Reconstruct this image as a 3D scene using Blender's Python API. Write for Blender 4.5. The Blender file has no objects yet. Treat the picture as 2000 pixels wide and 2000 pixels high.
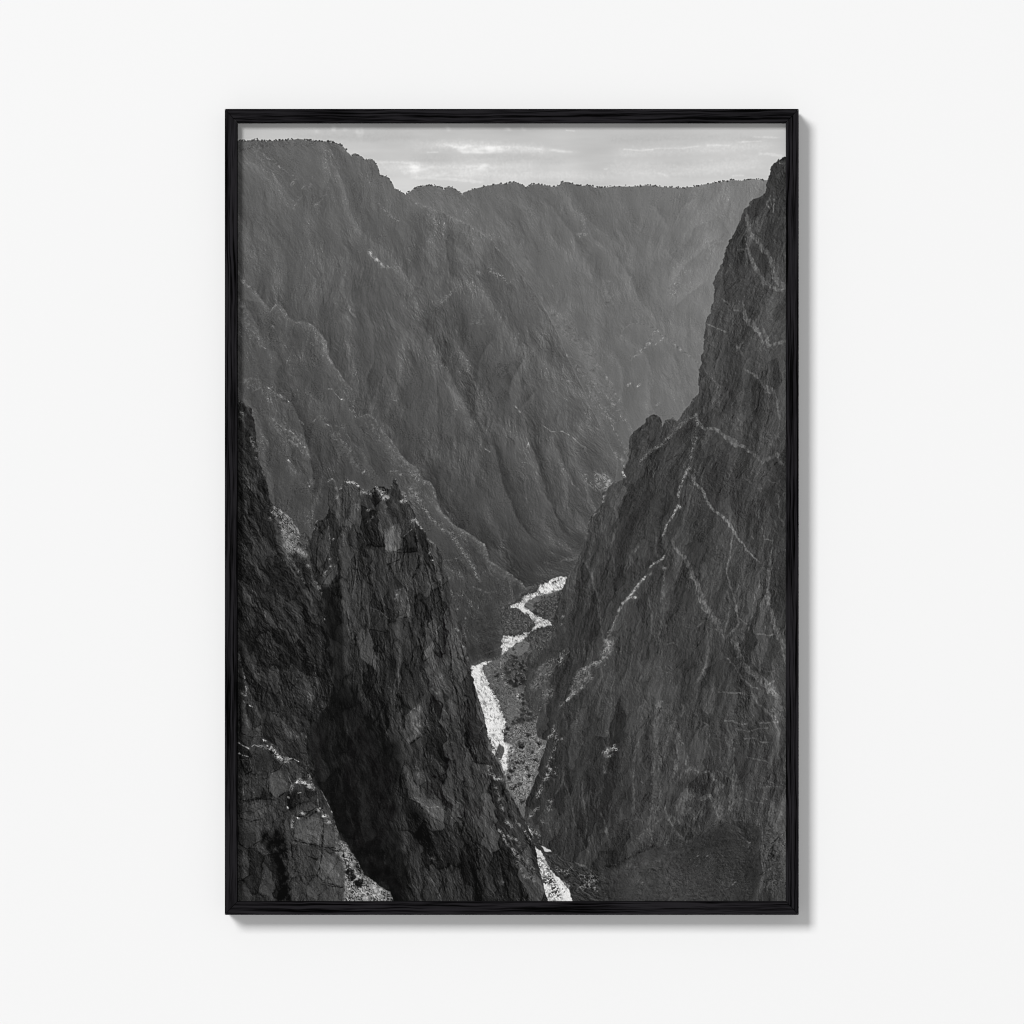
import numpy as np, math

# ---------------------------------------------------------------- the printed picture
# The print is a flat black-and-white landscape print.  Its ink values are computed here
# from noise functions and traced ridge lines (1 unit = 1 pixel of a 2000 px picture).
PX0, PY0, PW, PH = 455, 231, 1090, 1538
RNG = np.random.default_rng(7)


def _hash(ix, iy, seed):
    h = ix.astype(np.int32).astype(np.uint32) * np.uint32(374761393) + iy.astype(np.int32).astype(np.uint32) * np.uint32(668265263) + np.uint32((seed * 974711) & 0xFFFFFFFF)
    h = (h ^ (h >> np.uint32(13))) * np.uint32(1274126177)
    return ((h ^ (h >> np.uint32(16))) & np.uint32(0xFFFFFF)).astype(np.float32) / np.float32(0x1000000)


def perlin(x, y, seed):
    x0 = np.floor(x); y0 = np.floor(y)
    fx = (x - x0).astype(np.float32); fy = (y - y0).astype(np.float32)
    u = fx * fx * fx * (fx * (fx * 6 - 15) + 10); v = fy * fy * fy * (fy * (fy * 6 - 15) + 10)
    def g(dx, dy):
        a = _hash(x0 + dx, y0 + dy, seed) * np.float32(2 * np.pi)
        return np.cos(a) * (fx - dx) + np.sin(a) * (fy - dy)
    n0 = g(0, 0); n1 = g(1, 0); n2 = g(0, 1); n3 = g(1, 1)
    a = n0 + u * (n1 - n0); b = n2 + u * (n3 - n2)
    return (a + v * (b - a)) * np.float32(1.5)


def fbm(x, y, octs, seed, gain=0.5):
    s = 0; a = 1.0
    for o in range(octs):
        s = s + a * perlin(x * 2 ** o, y * 2 ** o, seed + o * 17)
        a *= gain
    return s


def blur(a, s):
    if s <= 0: return a
    r = int(max(1, math.ceil(s * 2.6)))
    k = np.exp(-0.5 * (np.arange(-r, r + 1) / s) ** 2); k /= k.sum()
    p = np.pad(a, ((r, r), (0, 0)), mode='edge'); o = np.zeros_like(a)
    for i, w in enumerate(k): o += np.float32(w) * p[i:i + a.shape[0]]
    p = np.pad(o, ((0, 0), (r, r)), mode='edge'); o = np.zeros_like(a)
    for i, w in enumerate(k): o += np.float32(w) * p[:, i:i + a.shape[1]]
    return o


YY, XX = np.mgrid[PY0:PY0 + PH, PX0:PX0 + PW].astype(np.float32)
ORG = {1: (420, 200), 2: (800, 200), 3: (1180, 200), 4: (420, 580), 5: (800, 580), 6: (1180, 580),
       7: (420, 960), 8: (800, 960), 9: (1180, 960), 10: (420, 1340), 11: (800, 1340), 12: (1180, 1340)}
K = 400 / 1932.0


def P(r, s):
    ox, oy = ORG[r]
    out = []
    for t in s.split():
        a, b = t.split(',')[:2]
        out.append((ox + float(a) * K, oy + float(b) * K))
    return out


def A(s):
    return [tuple(float(v) for v in t.split(',')) for t in s.split()]


def rough(pts, amp, seed, step=2.5, closed=False, scale=14.0):
    """subdivide a polyline and shake it with noise, amplitude amp pixels"""
    p = np.array(pts, float)
    if closed: p = np.vstack([p, p[:1]])
    out = []
    for a, b in zip(p[:-1], p[1:]):
        n = max(1, int(np.hypot(*(b - a)) / step))
        for i in range(n): out.append(a + (b - a) * i / n)
    out.append(p[-1])
    q = np.array(out)
    if amp > 0:
        d = np.r_[0, np.cumsum(np.hypot(*np.diff(q, axis=0).T))].astype(np.float32)
        z = np.zeros_like(d)
        for k, w in ((1, 1.0), (2.6, 0.7), (6.0, 0.45)):
            q[:, 0] += amp * w * perlin(d / scale * k, z + seed * 1.37 + 0.5, seed)
            q[:, 1] += amp * w * perlin(d / scale * k, z + seed * 2.11 + 0.5, seed + 5)
    return q


def poly(pts, soft=0.55):
    p = np.asarray(pts, float)
    m = np.zeros((PH, PW), np.float32)
    SS = 2
    x, y = p[:, 0] - PX0, p[:, 1] - PY0
    x2, y2 = np.roll(x, -1), np.roll(y, -1)
    for r in range(max(0, int(y.min())), min(PH, int(y.max()) + 2)):
        for s in range(SS):
            yy = r + (s + 0.5) / SS - 0.5
            c = (y <= yy) != (y2 <= yy)
            if not c.any(): continue
            xs = np.sort(x[c] + (yy - y[c]) / (y2[c] - y[c]) * (x2[c] - x[c]))
            for a, b in zip(xs[0::2], xs[1::2]):
                ia = int(np.clip(math.ceil(a), 0, PW)); ib = int(np.clip(math.floor(b) + 1, 0, PW))
                if ib > ia: m[r, ia:ib] += 1.0 / SS
    return blur(m, soft)


def tone(ctrl, power=2.6):
    """smooth field through control points x,y,value"""
    yy, xx = np.mgrid[PY0:PY0 + PH:10, PX0:PX0 + PW:10].astype(np.float32)
    c = np.array(ctrl, float)
    num = 0; den = 0
    for x, y, v in c:
        w = 1.0 / ((xx - x) ** 2 + (yy - y) ** 2 + 900.0) ** (power / 2)
        num = num + w * v; den = den + w
    f = num / den
    gy = np.linspace(0, f.shape[0] - 1.001, PH); gx = np.linspace(0, f.shape[1] - 1.001, PW)
    iy = gy.astype(int); ix = gx.astype(int); ty = (gy - iy)[:, None]; tx = (gx - ix)[None]
    return ((f[iy][:, ix] * (1 - ty) + f[iy + 1][:, ix] * ty) * (1 - tx)
            + (f[iy][:, ix + 1] * (1 - ty) + f[iy + 1][:, ix + 1] * ty) * tx).astype(np.float32)


def bbox(m, pad=4):
    ys = np.where(m.max(1) > 0)[0]; xs = np.where(m.max(0) > 0)[0]
    return slice(max(0, ys[0] - pad), ys[-1] + pad + 1), slice(max(0, xs[0] - pad), xs[-1] + pad + 1)


def _ribs(x, y, ang, seed, scales, stretch, light, knee):
    a = math.radians(ang); ca, sa = math.cos(a), math.sin(a)
    u = x * ca + y * sa; v = -x * sa + y * ca
    tot = 0
    for i, (W, wt) in enumerate(scales):
        n = perlin(u / (W * stretch), v / W, seed + i * 31)
        n2 = perlin(u / (W * stretch * 0.55) + 9.1, v / (W * 0.55) + 3.3, seed + i * 31 + 7)
        h = (1 - np.abs(n) * 1.6) + 0.5 * (1 - np.abs(n2) * 1.6)
        gy, gx = np.gradient(h.astype(np.float32))
        s = gx * light[0] + gy * light[1]
        s = s / (s.std() + 1e-6)
        tot = tot + wt * np.tanh(s / knee) * knee
    return tot


def eroded(x, y, ang, W, stretch, seed, octs=7, warp=0.15, gain=0.70):
    """eroded-mountain heights: every octave is pushed along the slope of the ones before it, so ribs sharpen and gullies branch"""
    a = math.radians(ang); ca, sa = math.cos(a), math.sin(a)
    u = ((x * ca + y * sa) / (W * stretch)).astype(np.float32); v = ((-x * sa + y * ca) / W).astype(np.float32)
    tot = np.zeros(x.shape, np.float32); du = np.zeros_like(tot); dv = np.zeros_like(tot)
    amp = np.ones_like(tot); f = 1.0; e = 0.03
    for o in range(octs):
        pu = (u + warp * du) * f + 3.7 * o; pv = (v + warp * dv) * f + 1.9 * o
        n = perlin(pu, pv, seed + o)
        gu = (perlin(pu + e, pv, seed + o) - n) / e; gv = (perlin(pu, pv + e, seed + o) - n) / e
        tot += amp * (1 - np.abs(n) * 1.5)
        du += amp * gu * -n; dv += amp * gv * -n
        f *= 2.03
        amp = amp * gain * np.clip(tot * 0.8, 0.35, 1)
    return tot


def carved(x, y, g, W, stretch, seed, light, st=26.0):
    """light and shade of eroded ribs and gullies whose fall line follows the angle field g"""
    def one(xx, yy, k):
        h = eroded(xx, yy, k, W, stretch, seed) * W
        gy, gx = np.gradient(h)
        q = gx * light[0] + gy * light[1]
        sh = np.tanh(q / (q.std() + 1e-6) / 1.5) * 1.5
        ao = h - blur(h, W * 0.13)
        ao = np.tanh(ao / (ao.std() + 1e-6) / 1.6) * 1.6
        return 0.8 * sh + 0.55 * ao
    if np.isscalar(g): return one(x, y, g)
    tot = np.zeros(x.shape, np.float32); w2 = np.zeros(x.shape, np.float32)
    for k in range(math.floor(float(g.min()) / st), math.ceil(float(g.max()) / st) + 1):
        w = np.clip(1 - np.abs(g - k * st) / st, 0, 1).astype(np.float32)
        if w.max() <= 0.02: continue
        ys = np.where(w.max(1) > 0)[0]; xs = np.where(w.max(0) > 0)[0]
        b = (slice(ys[0], ys[-1] + 2), slice(xs[0], xs[-1] + 2))
        if min(x[b].shape) < 4: continue
        tot[b] += w[b] * one(x[b], y[b], k * st)
        w2 += w * w
    return tot / np.sqrt(w2 + 1e-3)


def relief(sl, ang, seed, scales, stretch=3.2, light=(0.85, -0.5), warp=0.6, knee=1.6, iso_mix=0.30, carve=None):
    """shaded relief of ridged noise whose ribs run along ang; unit variance, soft clipped"""
    x = XX[sl]; y = YY[sl]
    wx = fbm(x / 110, y / 110, 2, seed + 900) * 16 * warp + fbm(x / 15, y / 15, 3, seed + 910) * 2.6
    wy = fbm(x / 110, y / 110, 2, seed + 940) * 16 * warp + fbm(x / 15, y / 15, 3, seed + 950) * 2.6
    x0, y0 = x, y
    x = x + wx; y = y + wy
    if np.isscalar(ang):
        tot = _ribs(x, y, ang, seed, scales, stretch, light, knee)
    else:
        g = ang[sl] + 9 * fbm(x / 50, y / 50, 2, seed + 970)
        st = 17.0
        k0 = math.floor(float(g.min()) / st); k1 = math.ceil(float(g.max()) / st)
        tot = np.zeros(x.shape, np.float32); w2 = np.zeros(x.shape, np.float32)
        for k in range(k0, k1 + 1):
            w = np.clip(1 - np.abs(g - k * st) / st, 0, 1).astype(np.float32)
            if w.max() <= 0.01: continue
            ys = np.where(w.max(1) > 0)[0]; xs = np.where(w.max(0) > 0)[0]
            b = (slice(ys[0], ys[-1] + 2), slice(xs[0], xs[-1] + 2))
            if x[b].shape[0] < 3 or x[b].shape[1] < 3: continue
            tot[b] += w[b] * _ribs(x[b], y[b], k * st, seed + k * 57, scales, stretch, light, knee)
            w2 += w * w
        tot = tot / np.sqrt(w2 + 1e-3)
    tot = tot / (tot.std() + 1e-6)
    # angular, undirected breakage on top of the ribs
    iso = 0
    for W, wt in ((21, .8), (9.5, 1.0), (4.3, 1.0)):
        h = 1 - np.abs(perlin(x / W + 5, y / W, seed + 601)) * 1.6 + 0.5 * perlin(x / W * 2.1, y / W * 2.1 + 7, seed + 602)
        gy, gx = np.gradient(h.astype(np.float32))
        q = gx * light[0] + gy * light[1]
        iso = iso + wt * np.tanh(q / (q.std() + 1e-6) / 1.6)
    iso = iso / (iso.std() + 1e-6)
    k = np.clip(iso_mix + 0.5 * fbm(x0 / 34, y0 / 44, 3, seed + 620), 0.15, 0.95)
    tot = tot * np.sqrt(1 - k) + iso * np.sqrt(k)
    tot = tot * np.clip(0.95 + 0.6 * fbm(x0 / 46, y0 / 60, 3, seed + 640), 0.4, 1.6)
    tot = tot / (tot.std() + 1e-6)
    if carve:
        W, st, wt = carve
        c = carved(x0 + 0.6 * wx, y0 + 0.6 * wy, ang if np.isscalar(ang) else ang[sl], W, st, seed + 300, light)
        tot = tot * (1 - wt) + c / (c.std() + 1e-6) * wt
    return (tot / (tot.std() + 1e-6)).astype(np.float32)


def facets(sl, ang, W, L, seed, warp=10):
    """stretched voronoi blocks: per-block value -0.5..0.5, and distance to the block edge in pixels"""
    x = XX[sl]; y = YY[sl]
    x = x + fbm(x / 40, y / 40, 3, seed + 1) * warp; y = y + fbm(x / 40, y / 40, 3, seed + 2) * warp
    a = math.radians(ang); ca, sa = math.cos(a), math.sin(a)
    u = (x * ca + y * sa) / L; v = (-x * sa + y * ca) / W
    iu = np.floor(u); iv = np.floor(v)
    f1 = np.full(u.shape, 9, np.float32); f2 = f1.copy(); val = np.zeros(u.shape, np.float32)
    for du in (-1, 0, 1):
        for dv in (-1, 0, 1):
            cu = iu + du; cv = iv + dv
            d = np.hypot(cu + _hash(cu, cv, seed + 3) - u, cv + _hash(cu, cv, seed + 4) - v).astype(np.float32)
            r = _hash(cu, cv, seed + 5)
            n = d < f1
            f2 = np.where(n, f1, np.minimum(f2, d)); val = np.where(n, r, val); f1 = np.where(n, d, f1)
    return val - 0.5, (f2 - f1) * W


IMG = np.zeros((PH, PW), np.float32)
CLIP = np.ones((PH, PW), np.float32)


def segdist(pts, pad):
    """distance, side (+ = right hand side when walking), and arc fraction to a polyline"""
    p = np.asarray(pts, float)
    x0 = int(max(0, p[:, 0].min() - PX0 - pad)); x1 = int(min(PW, p[:, 0].max() - PX0 + pad + 1))
    y0 = int(max(0, p[:, 1].min() - PY0 - pad)); y1 = int(min(PH, p[:, 1].max() - PY0 + pad + 1))
    if x1 <= x0 or y1 <= y0: return None
    sl = (slice(y0, y1), slice(x0, x1))
    X = XX[sl]; Y = YY[sl]
    best = np.full(X.shape, 1e9, np.float32); side = np.zeros_like(best); t = np.zeros_like(best)
    L = np.r_[0, np.cumsum(np.hypot(*np.diff(p, axis=0).T))]
    for i, (a, b) in enumerate(zip(p[:-1], p[1:])):
        bx0 = max(0, int(min(a[0], b[0]) - pad - PX0) - x0); bx1 = int(max(a[0], b[0]) + pad - PX0) + 2 - x0
        by0 = max(0, int(min(a[1], b[1]) - pad - PY0) - y0); by1 = int(max(a[1], b[1]) + pad - PY0) + 2 - y0
        if bx1 <= 0 or by1 <= 0: continue
        w = (slice(by0, by1), slice(bx0, bx1))
        Xs = X[w]; Ys = Y[w]
        if Xs.size == 0: continue
        d = b - a; l2 = max(1e-6, d @ d)
        q = np.clip(((Xs - a[0]) * d[0] + (Ys - a[1]) * d[1]) / l2, 0, 1)
        dx = Xs - a[0] - q * d[0]; dy = Ys - a[1] - q * d[1]
        dd = np.sqrt(dx * dx + dy * dy)
        cr = d[0] * (Ys - a[1]) - d[1] * (Xs - a[0])
        n = dd < best[w]
        best[w] = np.where(n, dd, best[w]); side[w] = np.where(n, np.sign(cr), side[w])
        t[w] = np.where(n, (L[i] + q * (L[i + 1] - L[i])) / L[-1], t[w])
    return sl, best, side, t


SEED = [1000]


def nseed():
    SEED[0] += 13
    return SEED[0]


def stroke(pts, w, dv, rgh=1.0, brk=0.0, soft=1.0, tex=0.35):
    """a pale or dark streak, w = width or list of widths along it; brk breaks it up"""
    s = nseed()
    q = rough(pts, rgh, s, 3.0)
    ws = np.atleast_1d(np.array(w, float))
    r = segdist(q, ws.max() + 4)
    if r is None: return
    sl, d, side, t = r
    wi = np.interp(t, np.linspace(0, 1, len(ws)), ws) if len(ws) > 1 else np.float32(ws[0])
    n = fbm(XX[sl] / 9, YY[sl] / 9, 3, s)
    hw = wi / 2 * (1 + 0.75 * n)
    a = np.clip((hw - d) / soft + 0.5, 0, 1)
    a *= np.clip(np.minimum(t, 1 - t) * 14 + 0.25, 0, 1)
    if brk > 0:
        m = fbm(XX[sl] / 11, YY[sl] / 11, 2, s + 3)
        a *= np.clip(0.75 + (m + 0.35 - brk) * 2.0, 0.15, 1)
    if soft < 2.1: a *= np.clip(0.85 + 0.8 * fbm(XX[sl] / 5, YY[sl] / 16, 3, s + 12), 0.25, 1.25)
    IMG[sl] += a * dv * (1 + tex * fbm(XX[sl] / 4, YY[sl] / 4, 2, s + 9) * 1.6) * CLIP[sl]


def crease(pts, la=0, lw=1, ra=0, rw=1, rgh=2.0, tex=0.5):
    """a rib: changes the tone by la on its left hand and ra on its right, fading over lw / rw"""
    s = nseed()
    q = rough(pts, rgh, s, 3.0, scale=18)
    r = segdist(q, max(lw, rw) * 1.3 + 3)
    if r is None: return
    sl, d, side, t = r
    n = fbm(XX[sl] / 16, YY[sl] / 16, 3, s)
    end = np.clip(np.minimum(t, 1 - t) * 7, 0, 1)
    dd = d * (1 + 0.4 * n)
    k = np.clip(0.5 + 0.5 * side * d / 1.8, 0, 1)
    f = (1 - k) * la * np.clip(1 - dd / lw, 0, 1) ** 1.3 + k * ra * np.clip(1 - dd / rw, 0, 1) ** 1.3
    IMG[sl] += f * end * (1 + tex * n) * CLIP[sl]


def dab(x, y, rx, ry, ang, val, al):
    R = int(max(rx, ry) * 1.6 + 2)
    cx = int(round(x)) - PX0; cy = int(round(y)) - PY0
    if cx - R < 0 or cy - R < 0 or cx + R >= PW or cy + R >= PH: return
    sl = (slice(cy - R, cy + R + 1), slice(cx - R, cx + R + 1))
    dx = XX[sl] - x; dy = YY[sl] - y
    c, s = math.cos(ang), math.sin(ang)
    d = np.sqrt(((dx * c + dy * s) / rx) ** 2 + ((-dx * s + dy * c) / ry) ** 2)
    a = np.clip((1.1 - d) * 1.6, 0, 1) * al * CLIP[sl]
    IMG[sl] = IMG[sl] * (1 - a) + val * a


def glints(sl, m, cover, val, al, ang, seed, L=2.4, W=1.05):
    """sunlit or dark chips: thresholded streak noise inside the soft mask m"""
    x = XX[sl]; y = YY[sl]
    x = x + 2.5 * perlin(x / 9, y / 9, seed + 1); y = y + 2.5 * perlin(x / 9, y / 9, seed + 2)
    a = math.radians(ang); ca, sa = math.cos(a), math.sin(a)
    u = x * ca + y * sa; v = -x * sa + y * ca
    n = perlin(u / L, v / W, seed + 3) + 0.6 * perlin(u / (L * 2.7), v / (W * 2.7), seed + 4)
    k = m > 0.35
    if k.sum() < 4: return
    thr = np.quantile(n[k], 1 - min(0.75, max(0.03, cover)))
    f = np.clip((n - thr) / 0.28, 0, 1) * np.clip(m * 1.4, 0, 1) * al * CLIP[sl]
    vv = val * (0.85 + 0.35 * perlin(x / 6, y / 6, seed + 5))
    IMG[sl] += f * (vv - IMG[sl])


def sparkle(pts, spread, n, val, size=(1.5, 0.8), ang=None, al=0.9, rgh=1.5):
    """little sunlit chips scattered along a line"""
    s = nseed()
    q = rough(pts, rgh, s, 3.0)
    bw = spread * 1.15 + 0.7
    r = segdist(q, bw * 2.4 + 2)
    if r is None: return
    sl, d, side, t = r
    m = np.exp(-(d / bw) ** 2) * np.clip(np.minimum(t, 1 - t) * 10 + 0.5, 0, 1) * np.clip(0.75 + 1.0 * fbm(XX[sl] / 9, YY[sl] / 9, 2, s + 8), 0, 1.1)
    L = float(np.hypot(*np.diff(q, axis=0).T).sum()) + 2
    e = np.asarray(pts[-1], float) - np.asarray(pts[0], float)
    if ang is None: ang = math.degrees(math.atan2(e[1], e[0]))
    glints(sl, m, n * 3.4 * size[0] * size[1] / (L * 2 * bw), val, al, ang, s, size[0] * 1.45, size[1] * 1.5)


def inside(pts, n):
    p = np.asarray(pts, float)
    lo, hi = p.min(0), p.max(0)
    out = []
    while len(out) < n:
        c = RNG.uniform(lo, hi, (n, 2))
        x, y = p[:, 0], p[:, 1]; x2, y2 = np.roll(x, -1), np.roll(y, -1)
        for cx, cy in c:
            k = ((y <= cy) != (y2 <= cy))
            if (np.sum(k & (cx < x + (cy - y) / np.where(y2 == y, 1e-9, y2 - y) * (x2 - x))) % 2) == 1:
                out.append((cx, cy))
                if len(out) >= n: break
    return out


def bushes(pts, n, r, dark, lite, al=0.8):
    """clumps of scrub: dark bodies of uneven size, lit on the upper right"""
    for x, y in sorted(inside(pts, n), key=lambda c: c[1]):
        k = r * RNG.uniform(0.45, 1.5)
        d = dark * RNG.uniform(0.7, 1.7)
        for _ in range(3):
            dab(x + RNG.normal(0, k * .4), y + RNG.normal(0, k * .35), k * RNG.uniform(.45, .8), k * RNG.uniform(.4, .7), RNG.uniform(0, 3), d, al * .8)
        if RNG.uniform() < .75:
            for _ in range(2):
                dab(x + k * RNG.uniform(0, .7), y - k * RNG.uniform(.3, .9), k * .34, k * .22, RNG.normal(.4, .4), lite * RNG.uniform(0.7, 1.25), al * RNG.uniform(.4, .9))


def chips(pts, n, size, val, ang, al=0.7, jit=0.3):
    s = nseed()
    p = np.asarray(pts, float)
    area = 0.5 * abs(np.dot(p[:, 0], np.roll(p[:, 1], 1)) - np.dot(p[:, 1], np.roll(p[:, 0], 1)))
    m = blur(poly(rough(pts, 2, s, 3, True), 0.6), 3)
    sl = bbox(m > 0.02)
    glints(sl, m[sl] * np.clip(0.75 + 0.9 * fbm(XX[sl] / 22, YY[sl] / 22, 2, s + 8), 0.1, 1.2), n * 3.4 * size[0] * size[1] / (area + 1), val, al, ang, s, size[0] * 1.4, size[1] * 1.5)


def fill(pts, dv, soft=6, rgh=3.0, tex=0.4):
    """lighten or darken an area with a soft, uneven border"""
    s = nseed()
    m = blur(poly(rough(pts, rgh, s, 3, True), 0.8), soft)
    sl = bbox(m > 0.01)
    n = fbm(XX[sl] / 13, YY[sl] / 13, 3, s)
    IMG[sl] += m[sl] * dv * (1 + tex * n) * CLIP[sl]


def crest_trees(pts, n, r, val, off=0.0):
    q = rough(pts, 0.4, nseed(), 1.0)
    for _ in range(n):
        i = RNG.integers(len(q)); k = r * RNG.uniform(0.5, 1.35)
        dab(q[i][0], q[i][1] + off + RNG.normal(0, 0.9), k, k * RNG.uniform(0.7, 1.15), 0, val * RNG.uniform(0.75, 1.1), 0.9)


def layer(pts, ctrl, ang, amp, scales, rgh=1.5, stretch=3.2, facet=None, light=(0.85, -0.5), grain=2.0, scale=14, knee=1.6, halo=0, warp=0.6, patch=3.0, feather=0.0, iso_mix=0.30, carve=None, spark=0.0, scrub=0.0):
    """one rock mass of the picture, painted over what lies behind it"""
    global CLIP
    s = nseed()
    q = rough(pts, rgh, s, 2.5, True, scale)
    m = poly(q)
    if feather: m = m * np.clip(blur(m, feather) * 2 - 0.95, 0, 1)
    if halo:
        h = np.clip(blur(m, 1.4) - m, 0, 1)
        IMG[:] += h * halo
    sl = bbox(m)
    c = tone(ctrl)[sl]
    av = amp if np.isscalar(amp) else amp[sl]
    r = relief(sl, ang, s, scales, stretch, light, warp, knee, iso_mix, carve)
    t = c + av * r
    if spark:      # sun catching the edges of the ribs
        hf = perlin(XX[sl] / 2.4 + YY[sl] / 5, YY[sl] / 1.9, s + 801) + 0.5 * perlin(XX[sl] / 5, YY[sl] / 5, s + 802)
        k = np.clip(fbm(XX[sl] / 55, YY[sl] / 45, 3, s + 803) + 0.25, 0, 1)
        t = t + spark * np.clip(r - 0.5, 0, 1.6) * np.clip(hf - 0.12, 0, 0.7) * k
    if scrub:      # shrubs growing on the ledges: small dark and light specks in patches
        k = np.clip(fbm(XX[sl] / 42, YY[sl] / 36, 4, s + 811) * 1.6 + 0.15, 0, 1)
        n1 = perlin(XX[sl] / 2.9, YY[sl] / 2.5, s + 812)
        n2 = perlin(XX[sl] / 2.5, YY[sl] / 1.8, s + 813)
        t = t + scrub * k * (np.clip(n2 - 0.22, 0, 0.6) * 1.5 - np.clip(n1 - 0.16, 0, 0.6) * 1.9)
    t = t + patch * fbm(XX[sl] / 38, YY[sl] / 60, 3, s + 77)
    if facet:
        for (fa, W, L, va, ca, ce) in facet:
            v, e = facets(sl, fa, W, L, s + int(W))
            t = t + v * va - ca * np.exp(-e / ce)
    t = t + grain * perlin(XX[sl] / 1.7, YY[sl] / 1.7, s + 5) + grain * 0.8 * perlin(XX[sl] / 3.1, YY[sl] / 3.1, s + 6)
    IMG[sl] = IMG[sl] * (1 - m[sl]) + np.maximum(t, 3) * m[sl]
    CLIP = m
    return m


def unclip():
    global CLIP
    CLIP = np.ones((PH, PW), np.float32)


def clefts(pts, n, ang, length, dv, w=(1.2, 2.6), spread=9, lit=0.5):
    """long joints in a rock face: a dark cleft with a paler edge on its sunny side"""
    for x, y in inside(pts, n):
        a = math.radians(ang + RNG.normal(0, spread)); L = length * RNG.uniform(.4, 1.5)
        q = []
        for k in range(5):
            a += RNG.normal(0, .10)
            q.append((x, y)); x += math.cos(a) * L / 4; y += math.sin(a) * L / 4
        ww = RNG.uniform(*w); k = RNG.uniform(.5, 1.2)
        stroke(q, [ww * .4, ww, ww * .8, ww * .3], dv * k, 1.6, .05, 1.1, .2)
        if lit: stroke([(px + ww * .9 + .6, py - .4) for px, py in q], [.4, ww * .7, .4], -dv * k * lit, 1.6, .3, 1.2, .4)


def block(pts, dv, rim=60, dark=-30, soft=1.8):
    """one boulder or slab: its own tone, a dark joint round it and a sunlit upper-right edge"""
    fill(pts, dv, soft, 1.6, .3)
    c = np.mean(np.asarray(pts, float), axis=0)
    for a, b in zip(pts, pts[1:] + pts[:1]):
        mx, my = (a[0] + b[0]) / 2 - c[0], (a[1] + b[1]) / 2 - c[1]
        if my * 1.0 - mx * 0.55 < -2: stroke([a, b], [1.0, 1.9, 1.0], rim * RNG.uniform(.5, 1.1), 1.4, .3, 1.1, .8)
        else: stroke([a, b], [1.4, 2.4, 1.4], dark * RNG.uniform(.7, 1.2), 1.4, .02, 1.2, .2)


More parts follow.
